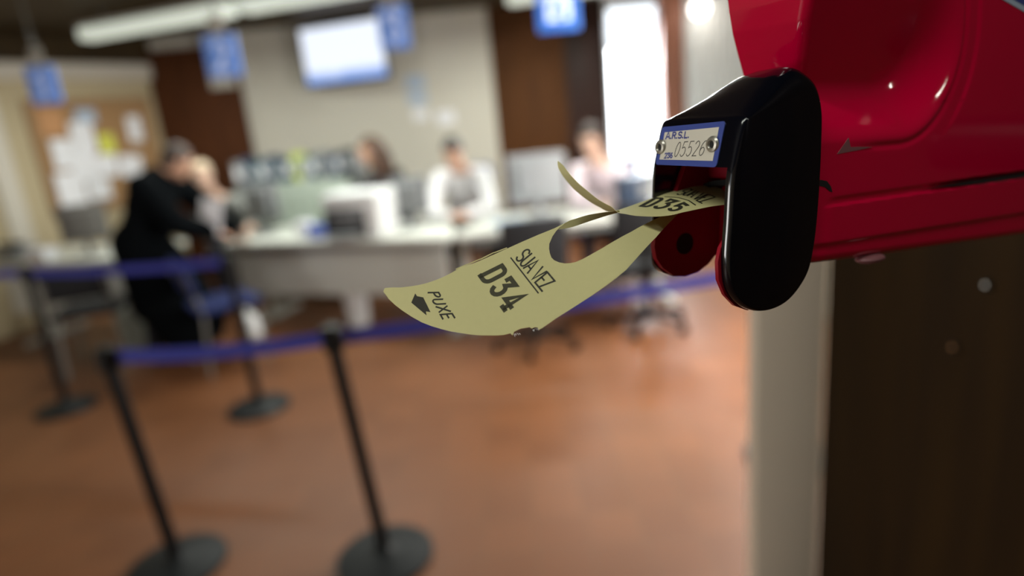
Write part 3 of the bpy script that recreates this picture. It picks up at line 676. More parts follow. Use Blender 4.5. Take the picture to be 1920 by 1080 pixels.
def person(label, base, j, skin, top, topname, legs, hair, hairstyle, head, face, up=(0, 0, 1), curl=(0.5, 0.5), hand_n=((0, 0, -1), (0, 0, -1)), long_coat=False, bulk=0.0, group=None):
    t = empty('person', base, 0, label, 'person', group); B = Vector(base)
    J = {k: Vector(v)-B for k, v in j.items()}; H = Vector(head)-B
    f, s, u = frame_of(face, up)
    rot = Matrix((s, f, u)).transposed()          # local x = right side, y = face direction, z = up
    def hp(x, y, z): return H+s*x+f*y+u*z
    neck, pel = J['neck'], J['pelvis']
    b = MB()
    b.ball(H+u*0.02, 0.1, (0.76, 0.95, 0.98), rot).ball(hp(0, 0.025, -0.055), 0.07, (0.78, 0.92, 0.95), rot).ball(hp(0, 0.062, -0.095), 0.022, (1.2, 1, 0.9), rot, 12)
    b.limb([(hp(0, 0.092, 0.012), 0.009), (hp(0, 0.112, -0.022), 0.0135)]).ball(hp(0, 0.092, -0.026), 0.014, (1.5, 1, 0.7), rot, 12)
    b.ball(hp(0, 0.086, -0.060), 0.012, (2.0, 0.9, 0.75), rot, 12).ball(hp(0, 0.084, 0.030), 0.014, (3.6, 0.8, 0.6), rot, 12)
    for sx in (-1, 1): b.ball(hp(sx*0.078, -0.005, -0.005), 0.022, (0.4, 0.8, 1.35), rot, 12).ball(hp(sx*0.042, 0.068, -0.03), 0.022, (1, 0.7, 0.8), rot, 12)
    b.limb([(hp(0, -0.02, -0.06), 0.052), (neck, 0.056)])
    ch = neck.lerp(pel, 0.35); axis = (J['shoulder_r']-J['shoulder_l']).normalized(); tor = (neck-pel).normalized(); fwd = axis.cross(tor)
    trot = Matrix((axis, fwd, tor)).transposed()
    b.ball(ch, 0.17, (0.98, 0.64, 1.15), trot).ball(neck.lerp(pel, 0.68), 0.145, (1.0, 0.68, 1.1), trot).ball(pel, 0.155, (1.06, 0.75, 0.85), trot)
    b.limb([(J['shoulder_l'], 0.055), (neck-tor*0.03, 0.06), (J['shoulder_r'], 0.055)])
    for k, S_ in enumerate(('l', 'r')):
        sh, el, wr = J['shoulder_'+S_], J['elbow_'+S_], J['wrist_'+S_]
        b.limb([(sh, 0.050), (sh.lerp(el, 0.5), 0.044), (el, 0.036), (el.lerp(wr, 0.3), 0.037), (wr, 0.025)])
        hd = (J['hand_'+S_]-wr) if ('hand_'+S_) in J else (wr-el)
        hand(b, wr, hd, hand_n[k], S_ == 'l', curl[k])
        hi, kn, an = J['hip_'+S_], J['knee_'+S_], J['ankle_'+S_]
        toe = an+Vector(J['toe_'+S_]-an)
        b.limb([(hi, 0.085), (hi.lerp(kn, 0.5), 0.070), (kn, 0.052), (kn.lerp(an, 0.3), 0.052), (an, 0.036)]).limb([(an-Vector((0, 0, 0.02)), 0.034), (toe, 0.028)])
    remesh(b.build('body', M[skin], t), 0.0062)
    for sx in (-1, 1): MB().ball(hp(sx*0.031, 0.080, 0.006), 0.012).build('eye', M['screenglass'], t)
    # top garment
    c = MB()
    g = 0.016+bulk
    c.ball(ch, 0.17+g, (0.98, 0.68, 1.12), trot).ball(neck.lerp(pel, 0.68), 0.15+g, (1.0, 0.72, 1.1), trot).ball(pel, 0.158+g, (1.06, 0.78, 0.8), trot)
    c.limb([(J['shoulder_l'], 0.055+g), (neck-tor*0.045, 0.062), (J['shoulder_r'], 0.055+g)])
    for S_ in ('l', 'r'):
        sh, el, wr = J['shoulder_'+S_], J['elbow_'+S_], J['wrist_'+S_]
        c.limb([(sh, 0.050+g), (sh.lerp(el, 0.5), 0.046+g), (el, 0.042+g), (el.lerp(wr, 0.86), 0.032+g*0.8)])
    if long_coat:
        hem = Vector(j['hem'])-B
        cc = pel.lerp(hem, 0.5)
        c.limb([(pel, 0.20), (cc, 0.25), (hem, 0.27)])
        for S_ in ('l', 'r'): c.limb([(J['hip_'+S_], 0.14), (J['knee_'+S_], 0.15)])
    remesh(c.build(topname, M[top], t), 0.012, 6)
    l = MB().ball(pel, 0.16, (1.06, 0.78, 0.8), trot)
    for S_ in ('l', 'r'):
        hi, kn, an = J['hip_'+S_], J['knee_'+S_], J['ankle_'+S_]
        l.limb([(hi, 0.098), (hi.lerp(kn, 0.5), 0.084), (kn, 0.066), (an+(kn-an)*0.1, 0.055)])
    remesh(l.build('trousers', M[legs], t), 0.012, 6)
    for S_ in ('l', 'r'):
        an, toe = J['ankle_'+S_], J['toe_'+S_]
        MB().limb([(an-Vector((0, 0, 0.035)), 0.044), (an.lerp(toe, 0.6)-Vector((0, 0, 0.02)), 0.042), (toe, 0.036)]).build('shoe', M['shoe'], t)
    # hair
    h = MB(); h.ball(hp(0, -0.012, 0.040), 0.1, (0.84, 1.0, 0.92), rot)
    if hairstyle == 'short': h.ball(hp(0, -0.045, 0.0), 0.085, (0.92, 0.8, 1.0), rot).ball(hp(0.0, 0.05, 0.085), 0.045, (1.3, 0.9, 0.7), rot)
    if hairstyle == 'thin': h.ball(hp(0, -0.05, -0.01), 0.082, (0.94, 0.7, 0.9), rot)
    if hairstyle == 'long':
        h.limb([(hp(0, -0.05, 0.02), 0.09), (hp(0, -0.085, -0.08), 0.085), (hp(0, -0.095, -0.20), 0.07), (hp(0, -0.08, -0.29), 0.04)])
        for sx in (-1, 1): h.limb([(hp(sx*0.06, 0.01, 0.04), 0.035), (hp(sx*0.082, -0.01, -0.08), 0.036), (hp(sx*0.085, -0.02, -0.20), 0.035), (hp(sx*0.07, -0.01, -0.27), 0.02)])
    ho = h.build('hair', M[hair], t)
    if hairstyle != 'none':
        remesh(ho, 0.008, 3)
        # open the hair over the face
        bm = bmesh.new(); bm.from_mesh(ho.data)
        dl = [v for v in bm.verts if (v.co-H).dot(f) > 0.055 and (v.co-H).dot(u) < 0.065]
        bmesh.ops.delete(bm, geom=dl, context='VERTS'); bm.to_mesh(ho.data); bm.free()
    return t

# seated clerk: brown hair, turned to the left
person('woman with long brown hair in dark knitwear seated behind the printer, facing left', (-1.06, 5.92, 0),
    dict(neck=(-1.05, 5.86, 1.14), pelvis=(-1.00, 6.00, 0.60), shoulder_l=(-1.16, 5.72, 1.08), shoulder_r=(-0.95, 5.99, 1.09), elbow_l=(-1.36, 5.60, 0.86), elbow_r=(-1.10, 6.05, 0.82),
         wrist_l=(-1.42, 5.42, 0.80), wrist_r=(-1.30, 5.94, 0.80), hip_l=(-1.06, 5.93, 0.56), hip_r=(-0.98, 6.08, 0.56), knee_l=(-1.35, 5.62, 0.54), knee_r=(-1.38, 5.86, 0.54),
         ankle_l=(-1.32, 5.60, 0.10), ankle_r=(-1.36, 5.84, 0.10), toe_l=(-1.42, 5.50, 0.04), toe_r=(-1.48, 5.80, 0.04)),
    'skin', 'knit', 'sweater', 'trousers', 'hair_brown', 'long', (-1.13, 5.80, 1.335), (-0.80, -0.55, -0.22))
# man in a white shirt leaning on the desk
person('dark-haired man in a white shirt leaning on the desk with arms folded', (-0.30, 5.62, 0),
    dict(neck=(-0.335, 5.44, 1.13), pelvis=(-0.27, 5.66, 0.60), shoulder_l=(-0.16, 5.46, 1.07), shoulder_r=(-0.52, 5.43, 1.07), elbow_l=(-0.10, 5.20, 0.815), elbow_r=(-0.60, 5.17, 0.815),
         wrist_l=(-0.33, 5.10, 0.80), wrist_r=(-0.42, 5.06, 0.80), hand_l=(-0.46, 5.08, 0.80), hand_r=(-0.30, 5.02, 0.80),
         hip_l=(-0.18, 5.62, 0.56), hip_r=(-0.36, 5.62, 0.56), knee_l=(-0.12, 5.24, 0.54), knee_r=(-0.44, 5.24, 0.54), ankle_l=(-0.12, 5.28, 0.10), ankle_r=(-0.44, 5.28, 0.10), toe_l=(-0.11, 5.14, 0.04), toe_r=(-0.46, 5.14, 0.04)),
    'skin', 'shirt_white', 'shirt', 'trousers', 'hair_dark', 'short', (-0.375, 5.36, 1.275), (-0.15, -0.9, -0.45))
# person with the head on one hand, against the window
person('person in pale pink shirt resting the head on one hand before the window', (0.84, 5.40, 0),
    dict(neck=(0.80, 5.26, 1.10), pelvis=(0.88, 5.48, 0.60), shoulder_l=(0.97, 5.22, 1.02), shoulder_r=(0.62, 5.28, 1.03), elbow_l=(0.95, 4.98, 0.82), elbow_r=(0.58, 5.06, 0.82),
         wrist_l=(0.84, 5.04, 1.06), wrist_r=(0.72, 4.94, 0.81), hand_l=(0.79, 5.08, 1.18), hand_r=(0.86, 4.90, 0.81),
         hip_l=(0.96, 5.42, 0.56), hip_r=(0.80, 5.44, 0.56), knee_l=(0.94, 5.08, 0.54), knee_r=(0.66, 5.12, 0.54), ankle_l=(0.94, 5.14, 0.10), ankle_r=(0.66, 5.16, 0.10), toe_l=(0.93, 5.0, 0.04), toe_r=(0.64, 5.02, 0.04)),
    'skin_light', 'shirt_pink', 'shirt', 'trousers', 'hair_grey', 'thin', (0.73, 5.16, 1.28), (-0.45, -0.8, -0.35), hand_n=((-0.5, 0.8, 0.1), (0, 0, -1)), curl=(0.7, 0.5))
# fair-haired clerk opposite the customer
person('fair-haired clerk in grey seated opposite the customer in the black coat', (-2.68, 6.08, 0),
    dict(neck=(-2.64, 5.98, 1.06), pelvis=(-2.70, 6.20, 0.60), shoulder_l=(-2.43, 6.02, 0.98), shoulder_r=(-2.77, 5.90, 0.99), elbow_l=(-2.28, 5.86, 0.82), elbow_r=(-2.62, 5.66, 0.84),
         wrist_l=(-2.24, 5.62, 0.80), wrist_r=(-2.42, 5.52, 0.86), hip_l=(-2.62, 6.20, 0.56), hip_r=(-2.76, 6.12, 0.56), knee_l=(-2.46, 5.84, 0.54), knee_r=(-2.66, 5.76, 0.54),
         ankle_l=(-2.46, 5.88, 0.10), ankle_r=(-2.66, 5.80, 0.10), toe_l=(-2.40, 5.76, 0.04), toe_r=(-2.62, 5.66, 0.04)),
    'skin_light', 'shirt_grey', 'shirt', 'trousers', 'hair_blond', 'short', (-2.66, 5.86, 1.26), (0.35, -0.9, -0.2))
# customer in a long black coat bending over the desk
person('customer in a long black coat bending over the desk end, seen from behind', (-2.58, 4.62, 0),
    dict(neck=(-2.42, 4.66, 1.36), pelvis=(-2.62, 4.58, 0.88), shoulder_l=(-2.42, 4.84, 1.28), shoulder_r=(-2.46, 4.48, 1.28), elbow_l=(-2.24, 4.96, 1.04), elbow_r=(-2.30, 4.50, 1.02),
         wrist_l=(-2.12, 5.04, 0.84), wrist_r=(-2.14, 4.72, 0.90), hip_l=(-2.60, 4.67, 0.84), hip_r=(-2.62, 4.50, 0.84), knee_l=(-2.54, 4.70, 0.46), knee_r=(-2.58, 4.48, 0.46),
         ankle_l=(-2.62, 4.70, 0.10), ankle_r=(-2.66, 4.48, 0.10), toe_l=(-2.50, 4.74, 0.04), toe_r=(-2.54, 4.50, 0.04), hem=(-2.42, 4.60, 0.30)),
    'skin', 'coat', 'coat', 'trousers', 'hair_grey', 'thin', (-2.29, 4.70, 1.43), (0.80, 0.45, -0.5), long_coat=True, bulk=0.035, hand_n=((0, 0, -1), (0.2, 0.3, -1)))
ps = MB().box((0, 0, 0), (0.15, 0.004, 0.26), Matrix.Rotation(0.25, 3, 'Y')).build('sheet_of_paper', M['paper'], None, 0); ps.location = (-2.12, 4.66, 1.02)
tag(ps, 'white sheet of paper held up by the customer in black', 'paper')

# ticket sheet data: outlines in the sheet own plane and edges in the dispenser axes (millimetres)
OUTLINE = [[-50.32,-32.22],[-49.55,-32.63],[-46.32,-30.78],[-42.29,-28.13],[-37.9,-25.93],[-34.22,-24.37],[-30.48,-23.13],[-26.63,-22.32],[-22.7,-21.82],[-18.64,-21.76],[-15.03,-21.98],[-14.17,-22.1],[-13.21,-22.47],[-11.3,-21.84],[-8.11,-21.08],[-4.22,-20.69],[1.06,-20.41],[6.33,-20.14],[11.61,-19.86],[16.87,-19.59],[24.71,-19.05],[32.41,-18.27],[37.51,-18.24],[34.41,-17.4],[32.44,-16.67],[29.8,-15.1],[26.91,-12.44],[25.76,-10.33],[25.04,-8.0],[24.74,-5.75],[25.2,-3.97],[26.59,-1.97],[28.6,-0.21],[30.69,0.85],[32.95,1.56],[36.21,1.8],[39.65,1.71],[46.34,1.36],[53.6,0.37],[61.28,-0.89],[69.56,-3.03],[77.92,-5.41],[83.17,-7.77],[92.29,-9.94],[89.26,-7.38],[83.28,-3.14],[77.56,0.48],[70.38,5.02],[62.82,9.15],[56.33,12.56],[50.15,15.5],[44.79,16.97],[39.55,17.99],[31.99,19.11],[24.71,19.97],[19.1,20.57],[13.98,21.06],[10.5,21.62],[6.97,22.14],[5.96,22.14],[5.16,22.24],[5.27,20.94],[4.22,20.26],[2.85,20.17],[2.29,19.18],[0.32,18.52],[-1.2,17.96],[-2.92,17.84],[-4.44,17.83],[-5.75,19.03],[-6.17,17.72],[-8.92,17.04],[-11.48,15.93],[-17.47,12.68],[-21.51,10.06],[-25.45,7.03],[-29.23,4.03],[-32.58,0.82],[-36.16,-2.86],[-39.53,-6.91],[-42.86,-12.02],[-45.8,-17.24],[-48.03,-21.85],[-49.83,-26.45],[-50.45,-29.53],[-50.95,-31.4]]
PUXE = [[-31.66,-18.65],[-30.16,-3.03],[-27.23,-16.1]]
PUXE_END_TOP = [-25.15,-0.77]
D34 = [[-7.11,-14.12],[-3.82,7.62],[3.51,-14.0]]
D34_ET = [6.59,6.58]
SUA = [[10.41,-13.73],[14.17,6.96],[17.33,-15.48]]
SUA_ET = [21.06,5.26]
UNDER = [[8.76,-14.86],[12.3,6.82]]
ARROW = [[-37.17,-21.44],[-40.54,-18.38],[-36.3,-8.69],[-35.84,-10.6],[-34.08,-9.15],[-34.48,-17.52],[-36.93,-19.76]]
SLIVER_TOP = [[-15.93,-23.11],[-10.18,-22.58],[-3.69,-21.93],[3.0,-21.77],[9.36,-20.86]]
HORN_A = [[37.51,-18.24],[33.63,-16.91]]
HORNU = [[-54.36,-48.69,-3.33],[-51.88,-48.5,-2.37],[-48.93,-47.97,-1.78],[-43.24,-46.19,-0.51],[-36.9,-43.89,0.15],[-32.1,-42.3,0.41],[-29.46,-41.8,0.56]]
HORNL = [[-57.65,-49.0,-5.89],[-52.44,-48.01,-5.53],[-48.2,-47.62,-4.86],[-43.78,-47.21,-3.91],[-33.95,-44.36,-1.54],[-29.08,-43.65,-0.79],[-26.74,-44.14,-0.53]]
FARE = [[22.04,-24.0,2.35],[27.49,-33.63,5.43],[29.33,-42.3,6.6],[24.94,-44.74,7.09],[18.55,-45.8,7.17],[6.94,-47.91,5.42],[-4.66,-49.78,2.83],[-10.78,-50.31,1.56],[-16.36,-50.59,0.41],[-21.16,-50.56,-0.39],[-23.8,-49.57,-0.55]]
NEARE = [[12.43,-14.9,1.72],[6.69,-15.52,1.5],[0.7,-16.29,1.3],[-5.92,-17.26,0.69],[-11.76,-18.96,-0.05],[-16.78,-21.31,-1.04],[-21.88,-25.04,-1.45],[-27.17,-30.23,-1.16],[-28.55,-33.34,-0.95],[-29.94,-36.52,-0.5],[-31.36,-39.72,-0.04]]
HFAR = [[-26.73,-53.24,-1.23],[-29.47,-56.16,0.72],[-32.23,-59.19,3.03],[-34.72,-62.18,5.71],[-37.14,-65.28,8.91],[-38.54,-67.68,11.56],[-39.79,-70.04,14.32],[-40.65,-72.17,17.0],[-40.95,-73.97,19.51],[-40.54,-75.23,21.49],[-39.86,-76.15,22.71]]
HNEAR = [[-32.97,-42.42,2.43],[-34.01,-45.72,3.73],[-35.11,-49.12,5.29],[-36.17,-52.64,7.36],[-37.22,-56.23,9.7],[-38.66,-60.18,12.58],[-39.94,-64.21,16.07],[-40.29,-67.47,18.53],[-40.45,-70.58,20.84],[-40.39,-73.27,22.04],[-40.07,-75.71,22.83]]
ORIGIN = [-0.00255,0.26952,1.47409]
A = [0.93155,0.09595,0.35072]
B = [0.3256,-0.64946,-0.68715]
N = [-0.16185,-0.75432,0.63625]
# ================================================================ the ticket dispenser
S_AX = Vector((0.8897854, 0.4533683, -0.0523360)); T_AX = Vector((-0.4539905, 0.8910065, 0.0)); Z_AX = Vector((0.0466316, 0.0237600, 0.9986295))
D_O = Vector((0.09708408, 0.26631423, 1.50026155))
disp = empty('ticket_dispenser', (0, 0, 0), 0, 'red wall-mounted ticket dispenser with black hood and white number plate', 'ticket dispenser')
disp.matrix_world = Matrix(((S_AX.x, T_AX.x, Z_AX.x, D_O.x), (S_AX.y, T_AX.y, Z_AX.y, D_O.y), (S_AX.z, T_AX.z, Z_AX.z, D_O.z), (0, 0, 0, 1)))
# local axes in millimetres: s = backwards along the body, t = across it (0 = near side of the hood, 52 = far side), z = up
MM = 0.001
def V(s, t, z): return Vector((s*MM, t*MM, z*MM))
HW = 52.0
def smooth(a, b, x):
    x = min(1, max(0, (x-a)/(b-a))); return x*x*(3-2*x)

# hood: outline in s,z with the rounding it has at the near and far side
def catmull(pts, n):
    out = []; N = len(pts)
    for i in range(N):
        p0, p1, p2, p3 = pts[(i-1) % N], pts[i], pts[(i+1) % N], pts[(i+2) % N]
        for k in range(n):
            t = k/n; out.append([0.5*((2*b)+(-a+c)*t+(2*a-5*b+4*c-d)*t*t+(-a+3*b-3*c+d)*t**3) for a, b, c, d in zip(p0, p1, p2, p3)])
    return out
HOOD = [  # s, z, near rounding, far rounding, inset
    (-0.6, 24, 3.5, 3, 3), (-2.4, 14, 3.5, 3, 3), (-3.0, -4, 3.5, 3, 3), (-3.6, -20, 3.5, 3, 3), (-1.6, -32, 3.5, 3, 3), (5, -40.5, 3.5, 3, 3), (14, -45.6, 3.5, 3, 3), (24, -47.4, 3.5, 3, 3), (34, -46, 3.5, 3, 3),
    (42.5, -41.2, 3.5, 3, 3), (49.8, -32.5, 3.5, 3, 3), (52.8, -20, 3.5, 3, 3), (53.8, -5, 3.5, 3, 3), (54.0, 12, 4, 3, 3.5), (54.0, 28, 5, 8, 5), (54.2, 40, 7, 20, 8), (51.6, 49.5, 9, 28, 10), (46.0, 56.0, 10, 34, 11), (37, 59.8, 10, 38, 15),
    (28, 57.2, 10, 39, 17), (20, 51.6, 9, 34, 13.5), (12, 45.6, 8, 22, 8.5), (6, 41.0, 7, 10, 4), (2.8, 37.6, 6, 4, 2.5)]
hp_ = catmull(HOOD, 5)
def loop_inset(pts, k, phi):
    """one ring: k = 0 near side, 1 far side"""
    N = len(pts); ring = []
    for i, (s, z, rn, rf, ins) in enumerate(pts):
        a, c = pts[(i-1) % N], pts[(i+1) % N]; tx, tz = c[0]-a[0], c[1]-a[1]; L = math.hypot(tx, tz)
        nx, nz = -tz/L, tx/L                       # inward for this winding
        r = rn if k == 0 else rf; d = ins*(0.6 if k == 0 else 1.0)*(1-math.cos(phi)); y = r*(1-math.sin(phi))
        ring.append((s+nx*d, (y if k == 0 else HW-y), z+nz*d))
    return ring
area = sum(a[0]*b[1]-b[0]*a[1] for a, b in zip(hp_, hp_[1:]+hp_[:1]))
if area < 0: hp_ = hp_[::-1]
bmh = bmesh.new(); rings = []
for q in range(7): rings.append(loop_inset(hp_, 0, math.pi/2*(1-q/6)))
for q in range(7): rings.append(loop_inset(hp_, 1, math.pi/2*q/6))
VR = [[bmh.verts.new(V(*p)) for p in r] for r in rings]
for a, b in zip(VR, VR[1:]):
    n = len(a)
    for i in range(n): bmh.faces.new((a[i], a[(i+1) % n], b[(i+1) % n], b[i]))
bmh.faces.new(VR[0][::-1]); bmh.faces.new(VR[-1])
bmesh.ops.recalc_face_normals(bmh, faces=bmh.faces)
me = bpy.data.meshes.new('hood'); bmh.to_mesh(me); bmh.free(); me.materials.append(M['hood'])
hood = link('hood', me)
cut = MB(); cut.box(V(28, 26.25, -22), (140*MM, 44.5*MM, 82*MM)); cut.prism([V(s, 40, z) for s, z in ((-12, -22), (-5.4, -22), (-2.8, -29), (3, -34.6), (10, -37.6), (17, -38.5), (25, -37.3), (32.5, -34.2), (37, -29.6), (41, -26.6), (70, -26), (70, -70), (-12, -70))], Vector((0, 20*MM, 0)))
cuto = cut.build('cutter', M['hood'], None, 0)
bo = hood.modifiers.new('b', 'BOOLEAN'); bo.operation = 'DIFFERENCE'; bo.object = cuto; bo.solver = 'EXACT'; bo.use_self = True
bake(hood); bpy.data.objects.remove(cuto)
shade(hood.data, 35); hood.parent = disp

# red cheeks and throat inside the hood
def cheek(t0, th, name):
    out = []
    P = [(-1, 18), (-2.8, 0), (-4.6, -16), (-4.6, -22), (-2.0, -29), (3.5, -35), (10, -38.6), (17, -39.5), (25, -38), (32, -33.8), (36.5, -28.5), (38.6, -26.0), (44, -25.5), (46, -20), (47, 0), (46, 18)]
    m = MB(); m.prism([V(s, t0, z) for s, z in P], V(0, th, 0)-V(0, 0, 0))
    return m
red = MB()
def red_cheek(t0, t1, dz=0.0):
    P = [(14.0, 17.5), (9.0, 6), (3.5, -4), (-1.0, -10), (-4.4, -15), (-5.0, -20), (-3.6, -26), (0.5, -31.5), (7, -36), (15, -37.8), (24, -36.8), (31, -33.6), (36.0, -29.2), (37.4, -28.6), (39.6, -25.8), (44.5, -25.4), (46, -20), (46, 0), (46, 17.5)]
    red.prism([V(s, t0, z+dz) for s, z in P], Vector((0, (t1-t0)*MM, 0)))
red_cheek(45.6, 48.4)
def near_cheek():
    P = [(12, 17.5), (6, 0), (1.0, -9), (-4.0, -15), (-5.4, -21), (-4.6, -29), (-0.5, -36.5), (6, -42.5), (14, -46.0), (23, -46), (33, -44), (41, -38), (46, -28), (47, 0), (46, 17.5)]
    red.prism([V(s, 4.1, z) for s, z in P], Vector((0, 1.8*MM, 0)))
near_cheek()
red.build('snout_cheeks', M['red_shaded'], disp, 30)
# throat: back wall behind the ticket with an arched slot lip
th = MB(); th.box(V(46, 26, -3.5), (4*MM, 41*MM, 42*MM)); th.box(V(38, 26, 14.0), (18*MM, 41*MM, 7*MM), bev=0.0015)
th.build('throat', M['red_shaded'], disp, 30)
lip = MB(); L0, L1 = [], []
for k in range(25):
    a = math.pi*k/24; L0.append((26-20.5*math.cos(a), 6.5+4.2*math.sin(a))); 
for k in range(24, -1, -1):
    a = math.pi*k/24; L1.append((26-19.0*math.cos(a), 4.5+3.6*math.sin(a)))
lip.prism([V(26, t, z) for t, z in L0+L1], Vector((17*MM, 0, 0)))
lip.build('slot_lip', M['rubber'], disp, 30)
# spindle hole, a dark round recess in the far cheek
MB().tube(V(14.5, 45.2, -20.8), V(14.5, 46.2, -20.8), 5.4*MM, seg=32).build('spindle_socket', M['rubber'], disp)
MB().ball(V(33, 24, -1.5), 5*MM, (1.1, 0.8, 0.5)).build('ticket_roller', M['rivet'], disp)

# number plate on the hood front
PL = dict(s=-2.2)
def PS(z, off=0.0): return -1.95+0.235*(z-20)-off      # front face of the hood leans back
ppts = []
for (ct, cz, a0) in ((47.2, 34.9, 0), (11.4, 36.3, 90), (11.4, 20.6, 180), (47.2, 20.8, 270)):
    for k in range(5):
        a = math.radians(a0+90*k/4); ppts.append((ct+1.6*math.cos(a), cz+1.6*math.sin(a)))
pl = MB(); pl.prism([V(PS(z), t, z) for t, z in ppts], V(2.6, 0, 0)); plo = pl.build('number_plate', M['labelblue'], disp, 30)
pin = MB(); pin.prism([V(PS(z, 0.12), t, z) for t, z in ((46.2, 34.0), (12.6, 35.6), (12.4, 21.6), (46.4, 21.6))], V(0.3, 0, 0)); pin.build('plate_face', M['label'], plo, 0)
class PQ:
    """text box on the plate: from (t,z) baseline start to end, height h; text runs towards the near side"""
    def __init__(s, a, b, h, slant=0.0): s.a, s.b, s.h, s.sl = a, b, h, slant
    def __call__(s, p): z = s.a[1]+(s.b[1]-s.a[1])*p[0]+s.h*p[1]; return V(PS(z, 0.2), s.a[0]+(s.b[0]-s.a[0])*p[0]-s.sl*p[1], z)
    def normal(s, p): return Vector((-1, 0, 0))
lettering('plate_initials', 'A.R.S.L.', PQ((44.6, 31.0), (29.6, 31.4), 2.7), 0.00075, M['labelink'], plo)
lettering('plate_code', '236', PQ((43.2, 22.3), (37.9, 22.5), 2.2), 0.0006, M['labelink'], plo)
lettering('plate_number', '05526', PQ((37.2, 23.0), (18.8, 23.8), 6.4, 1.2), 0.00036, M['pencil'], plo, gap=0.22)
for (t, z) in ((47.0, 27.2), (14.2, 28.4)):
    r = MB(); 
    prof = [(3.6, 0), (3.6, 0.3), (3.0, 1.1), (1.9, 1.3), (1.5, 0.7), (1.3, -0.2)]
    seg = 28; rg = []
    for rr, hh in prof: rg.append([r.bm.verts.new(V(PS(z)-0.1-hh, t+rr*math.cos(2*PI*k/seg), z+rr*math.sin(2*PI*k/seg))) for k in range(seg)])
    for a, b in zip(rg, rg[1:]):
        for k in range(seg): r.bm.faces.new((a[k], a[(k+1) % seg], b[(k+1) % seg], b[k]))
    ro = r.build('rivet', M['rivet'], plo)
    MB().tube(V(PS(z)-0.6, t, z), V(PS(z), t, z), 1.45*MM, seg=20).build('rivet_hole', M['rubber'], ro)

# ---- red casing: side relief over s,z ----
SL = [(-46, 38), (38, 38), (41.8, 44), (42.8, 52), (43.6, 57), (45.6, 60.4), (50, 62.4), (60.4, 60.2), (70.4, 55.6), (80, 51.6), (90, 48.6), (110, 46), (135, 50), (166, 66)]
def sL(z):
    for (z0, s0), (z1, s1) in zip(SL, SL[1:]):
        if z <= z1:
            f = (z-z0)/(z1-z0); return s0+(s1-s0)*f
    return SL[-1][1]
def dist_edge(s, z):
    best = 1e9
    for (z0, s0), (z1, s1) in zip(SL, SL[1:]):
        dx, dz = s1-s0, z1-z0; L2 = dx*dx+dz*dz; f = max(0, min(1, ((s-s0)*dx+(z-z0)*dz)/L2))
        best = min(best, math.hypot(s-(s0+dx*f), z-(z0+dz*f)))
    return best
CS, CZ = 116.0, 73.0
def relief(s, z):
    """inward depth (mm) of the casing side"""
    h = 0.0
    e = dist_edge(s, z); r = 5.0
    if e < r and z > 36: h += r-math.sqrt(max(0, r*r-(r-e)**2))
    q = math.hypot(max(s-CS, 0.0), z-CZ) if z < CZ else math.hypot(max(s-CS, 0.0), (z-CZ)*0.8)
    h += 26.0*(1-smooth(18, 48, q))*max(0.0, min(1.0, 1-(z-34)/66.0))                     # scooped recess
    g = (q-50.5)/1.5; h += 0.9*math.exp(-g*g)*smooth(78, 108, s)      # groove round it
    h += 0.9*(1-smooth(60.0, 62.6, q))*smooth(46, 50, q)*smooth(118, 150, s)*smooth(20, 45, z)
    # seam between body and lower rail
    zc = 0.6-0.012*(s-67)
    if s > 60:
        dseam = (0.9 + 6.0*smooth(135, 190, s))
        h += dseam*smooth(-4.2, -2.9, z-0.0+0.0)*(1-smooth(-1.6, 0.9, z))*smooth(62, 74, s)
    h -= 0.9*(1-smooth(-4.4, -3.2, z))*smooth(60, 68, s)
    z2 = -22.0-0.020*(s-60)
    g = (z-z2+0.8)/1.1; h += 1.1*math.exp(-g*g)
    h += 1.6*(1-smooth(z2-3, z2, z))
    zb = -31.0-0.047*(s-56)
    e2 = z-zb
    if e2 < 5: h += 5-math.sqrt(max(0, 25-(5-max(e2, 0))**2))
    return h
NS, NZ = 240, 250
TN, TF = 4.2, 60.0
def zgrid():
    zs = []
    for j in range(NZ+1): zs.append(j/NZ)
    return zs
near, farv = [], []
bmb = bmesh.new()
for j in range(NZ+1):
    v = j/NZ; rowN, rowF = [], []
    # denser rows where the relief is fine (v<0.62 covers z up to about 60)
    for i in range(NS+1):
        u = i/NS
        zb_at = lambda s: -31.0-0.047*(s-56)
        s_guess = 40+230*u
        zz = zb_at(s_guess)+(95-zb_at(s_guess))*(v/0.82) if v < 0.82 else 95+70*(v-0.82)/0.18
        s0 = sL(zz); s = s0+(270-s0)*(u**1.15)
        h = relief(s, zz)
        rowN.append(bmb.verts.new(V(s, TN+h, zz)))
        if i % 8 == 0 and j % 8 == 0 or True:
            rowF.append(V(s, TF-min(h, 6) if h < 6 else TF-6, zz))
    near.append(rowN); farv.append(rowF)
for j in range(NZ):
    for i in range(NS): bmb.faces.new((near[j][i], near[j][i+1], near[j+1][i+1], near[j+1][i]))
# boundary wall across to the far side, and a flat far face
bnd = [(0, i) for i in range(NS+1)]+[(j, NS) for j in range(1, NZ+1)]+[(NZ, i) for i in range(NS-1, -1, -1)]+[(j, 0) for j in range(NZ-1, 0, -1)]
fv = [bmb.verts.new(farv[j][i]) for j, i in bnd]
for k in range(len(bnd)):
    a, b = bnd[k], bnd[(k+1) % len(bnd)]
    bmb.faces.new((near[a[0]][a[1]], fv[k], fv[(k+1) % len(bnd)], near[b[0]][b[1]]))
bmb.faces.new(fv)
bmesh.ops.recalc_face_normals(bmb, faces=bmb.faces)
me = bpy.data.meshes.new('casing'); bmb.to_mesh(me); bmb.free(); me.materials.append(M['red']); shade(me, 40)
link('casing', me, disp)
